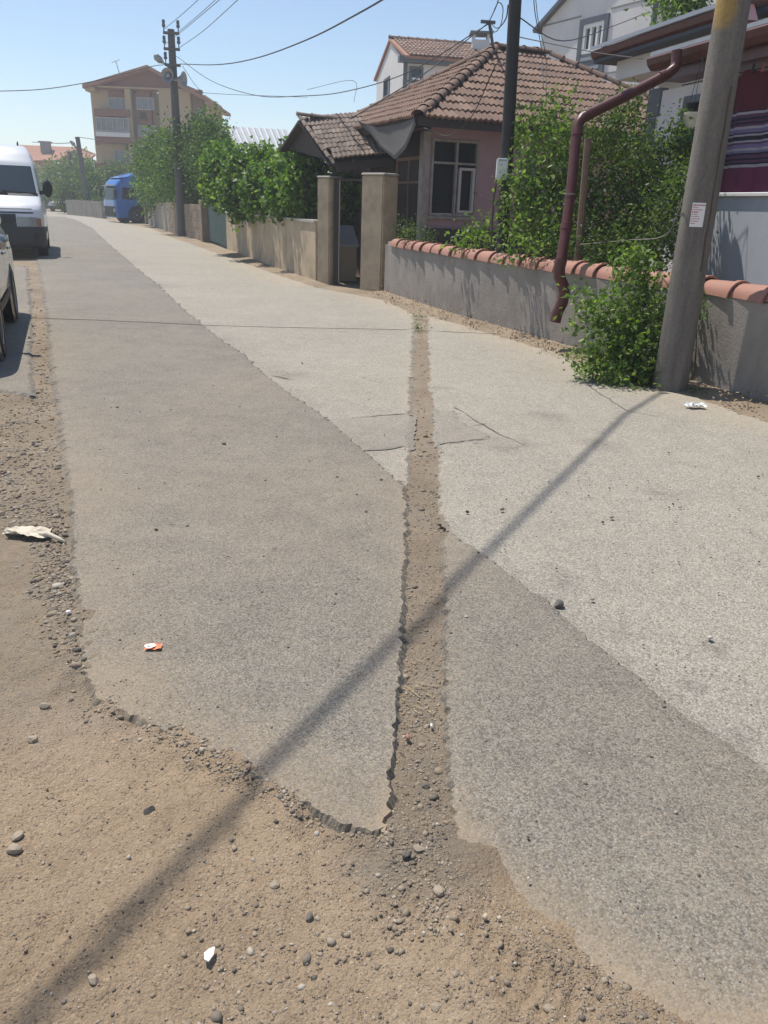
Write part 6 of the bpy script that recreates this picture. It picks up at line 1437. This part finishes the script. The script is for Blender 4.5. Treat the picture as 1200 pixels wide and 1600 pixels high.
# straw
mb = MB(); rr = random.Random(9)
for k in range(16):
    c = G(648 + rr.uniform(-22, 28), 1090 + rr.uniform(-25, 28), -.018); an = rr.uniform(-1.2, .4); l = rr.uniform(.015, .045); d_ = V(math.cos(an), math.sin(an), rr.uniform(-.05, .2))
    mb.tube([c - d_ * l / 2, c + d_ * l / 2 + V(0, 0, .004)], .0011, 4)
mb.build('dry_straw', M['straw'], None, label='wisps of dry straw lying in the trench', cat='straw', kind='stuff')
# bigger stones, each its own
M['stone'] = plain('stone', (.34, .28, .21), .9, var=.3, scale=30, bump=.4, bscale=120); M['stone_d'] = plain('dark_stone', (.14, .125, .105), .85, var=.3, scale=30, bump=.4, bscale=120)
def stone(px, py, r, mat, label, group=None, seed=0, onroad=False):
    g = G(px, py, -.02 if not onroad else 0); zb = 0.0 if onroad else float(dirt_h(np.array([g[0]]), np.array([g[1]]))[0])
    g = G(px, py, zb); rr = np.random.default_rng(seed + 100)
    bm = bmesh.new(); bmesh.ops.create_icosphere(bm, subdivisions=2, radius=1)
    nrm = rr.normal(size=(9, 3)); nrm /= np.linalg.norm(nrm, axis=1)[:, None]; cut = rr.uniform(.55, .85, 9)
    for v in bm.verts:
        p = np.array(v.co)
        for a, c in zip(nrm, cut):
            e_ = p @ a - c
            if e_ > 0: p = p - a * e_
        v.co = p * r * np.array([1.25, .95, .8])
    me = bpy.data.meshes.new('stone'); bm.to_mesh(me); bm.free(); me.materials.append(M[mat]); me.set_sharp_from_angle(angle=.45)
    o = bpy.data.objects.new('stone', me); COL.objects.link(o); o.location = (g[0], g[1], zb + r * .28); o.rotation_euler = (rr.uniform(-.3, .3), rr.uniform(-.3, .3), rr.uniform(0, 6)); OFF[o] = g
    tag(o, label, 'stone', group)
stone(873, 945, .020, 'stone_d', 'dark stone sitting on the seam between dark and pale asphalt', seed=1, onroad=True)
stone(234, 1267, .013, 'stone_d', 'dark angular stone on the dirt near the long shadow', seed=2); stone(51, 1158, .016, 'stone', 'pale grey stone on the dirt at the left', seed=3)
stone(71, 1104, .014, 'stone', 'brown grey stone below the left gravel strip', seed=4); stone(27, 1309, .014, 'stone', 'brown angular stone at the left edge, upper of two', seed=5); stone(22, 1330, .016, 'stone', 'broken brown stone at the left edge, lower of two', seed=6)
stone(484, 1434, .010, 'stone_d', 'round dark pebble near the tyre marks', seed=7); stone(430, 1384, .011, 'stone', 'oval brown pebble beside a pebble cluster', seed=8); stone(686, 1394, .014, 'stone', 'smooth grey stone at the end of the trench', seed=9)
stone(634, 1335, .011, 'stone_d', 'dark flat stone in the trench mouth', seed=10); stone(655, 1328, .013, 'stone', 'pale rounded stone in the trench mouth', seed=11); stone(680, 1576, .010, 'stone', 'grey pebble at the bottom edge below the trench', seed=12)
stone(147, 1533, .011, 'stone', 'yellowish pebble near the bottom left', seed=13); stone(476, 1232, .009, 'stone_d', 'dark pebble against the broken asphalt edge', seed=14); stone(665, 1230, .010, 'stone_d', 'dark grey stone among trench gravel', seed=15)
k = 0
for (px, py) in ((187, 1000), (525, 928), (530, 1032), (427, 858), (577, 1012), (450, 1012), (340, 1105), (760, 1158), (825, 1308), (1025, 1040), (690, 700), (424, 1137), (560, 905), (915, 1225), (1092, 1368), (1005, 1008)):
    stone(px, py, .0045, 'stone_d', 'small dark chip of stone lying on the asphalt', 'dark stone chips on the asphalt', 40 + k, True); k += 1

# ================================================================== AIR
m_, nt, b_ = mk('summer_haze'); nt.nodes.remove(b_)
pv = nd(nt, 'ShaderNodeVolumePrincipled', Color=(.86, .93, 1, 1), Density=.0019, Anisotropy=.35); nt.links.new(pv.outputs[0], nt.nodes['Material Output'].inputs['Volume'])
mb = MB().box(-330, 330, -90, 380, -1.3, 17); hz_ = mb.build('haze', m_, None, kind='stuff', label='thin summer haze hanging over the street', cat='haze')
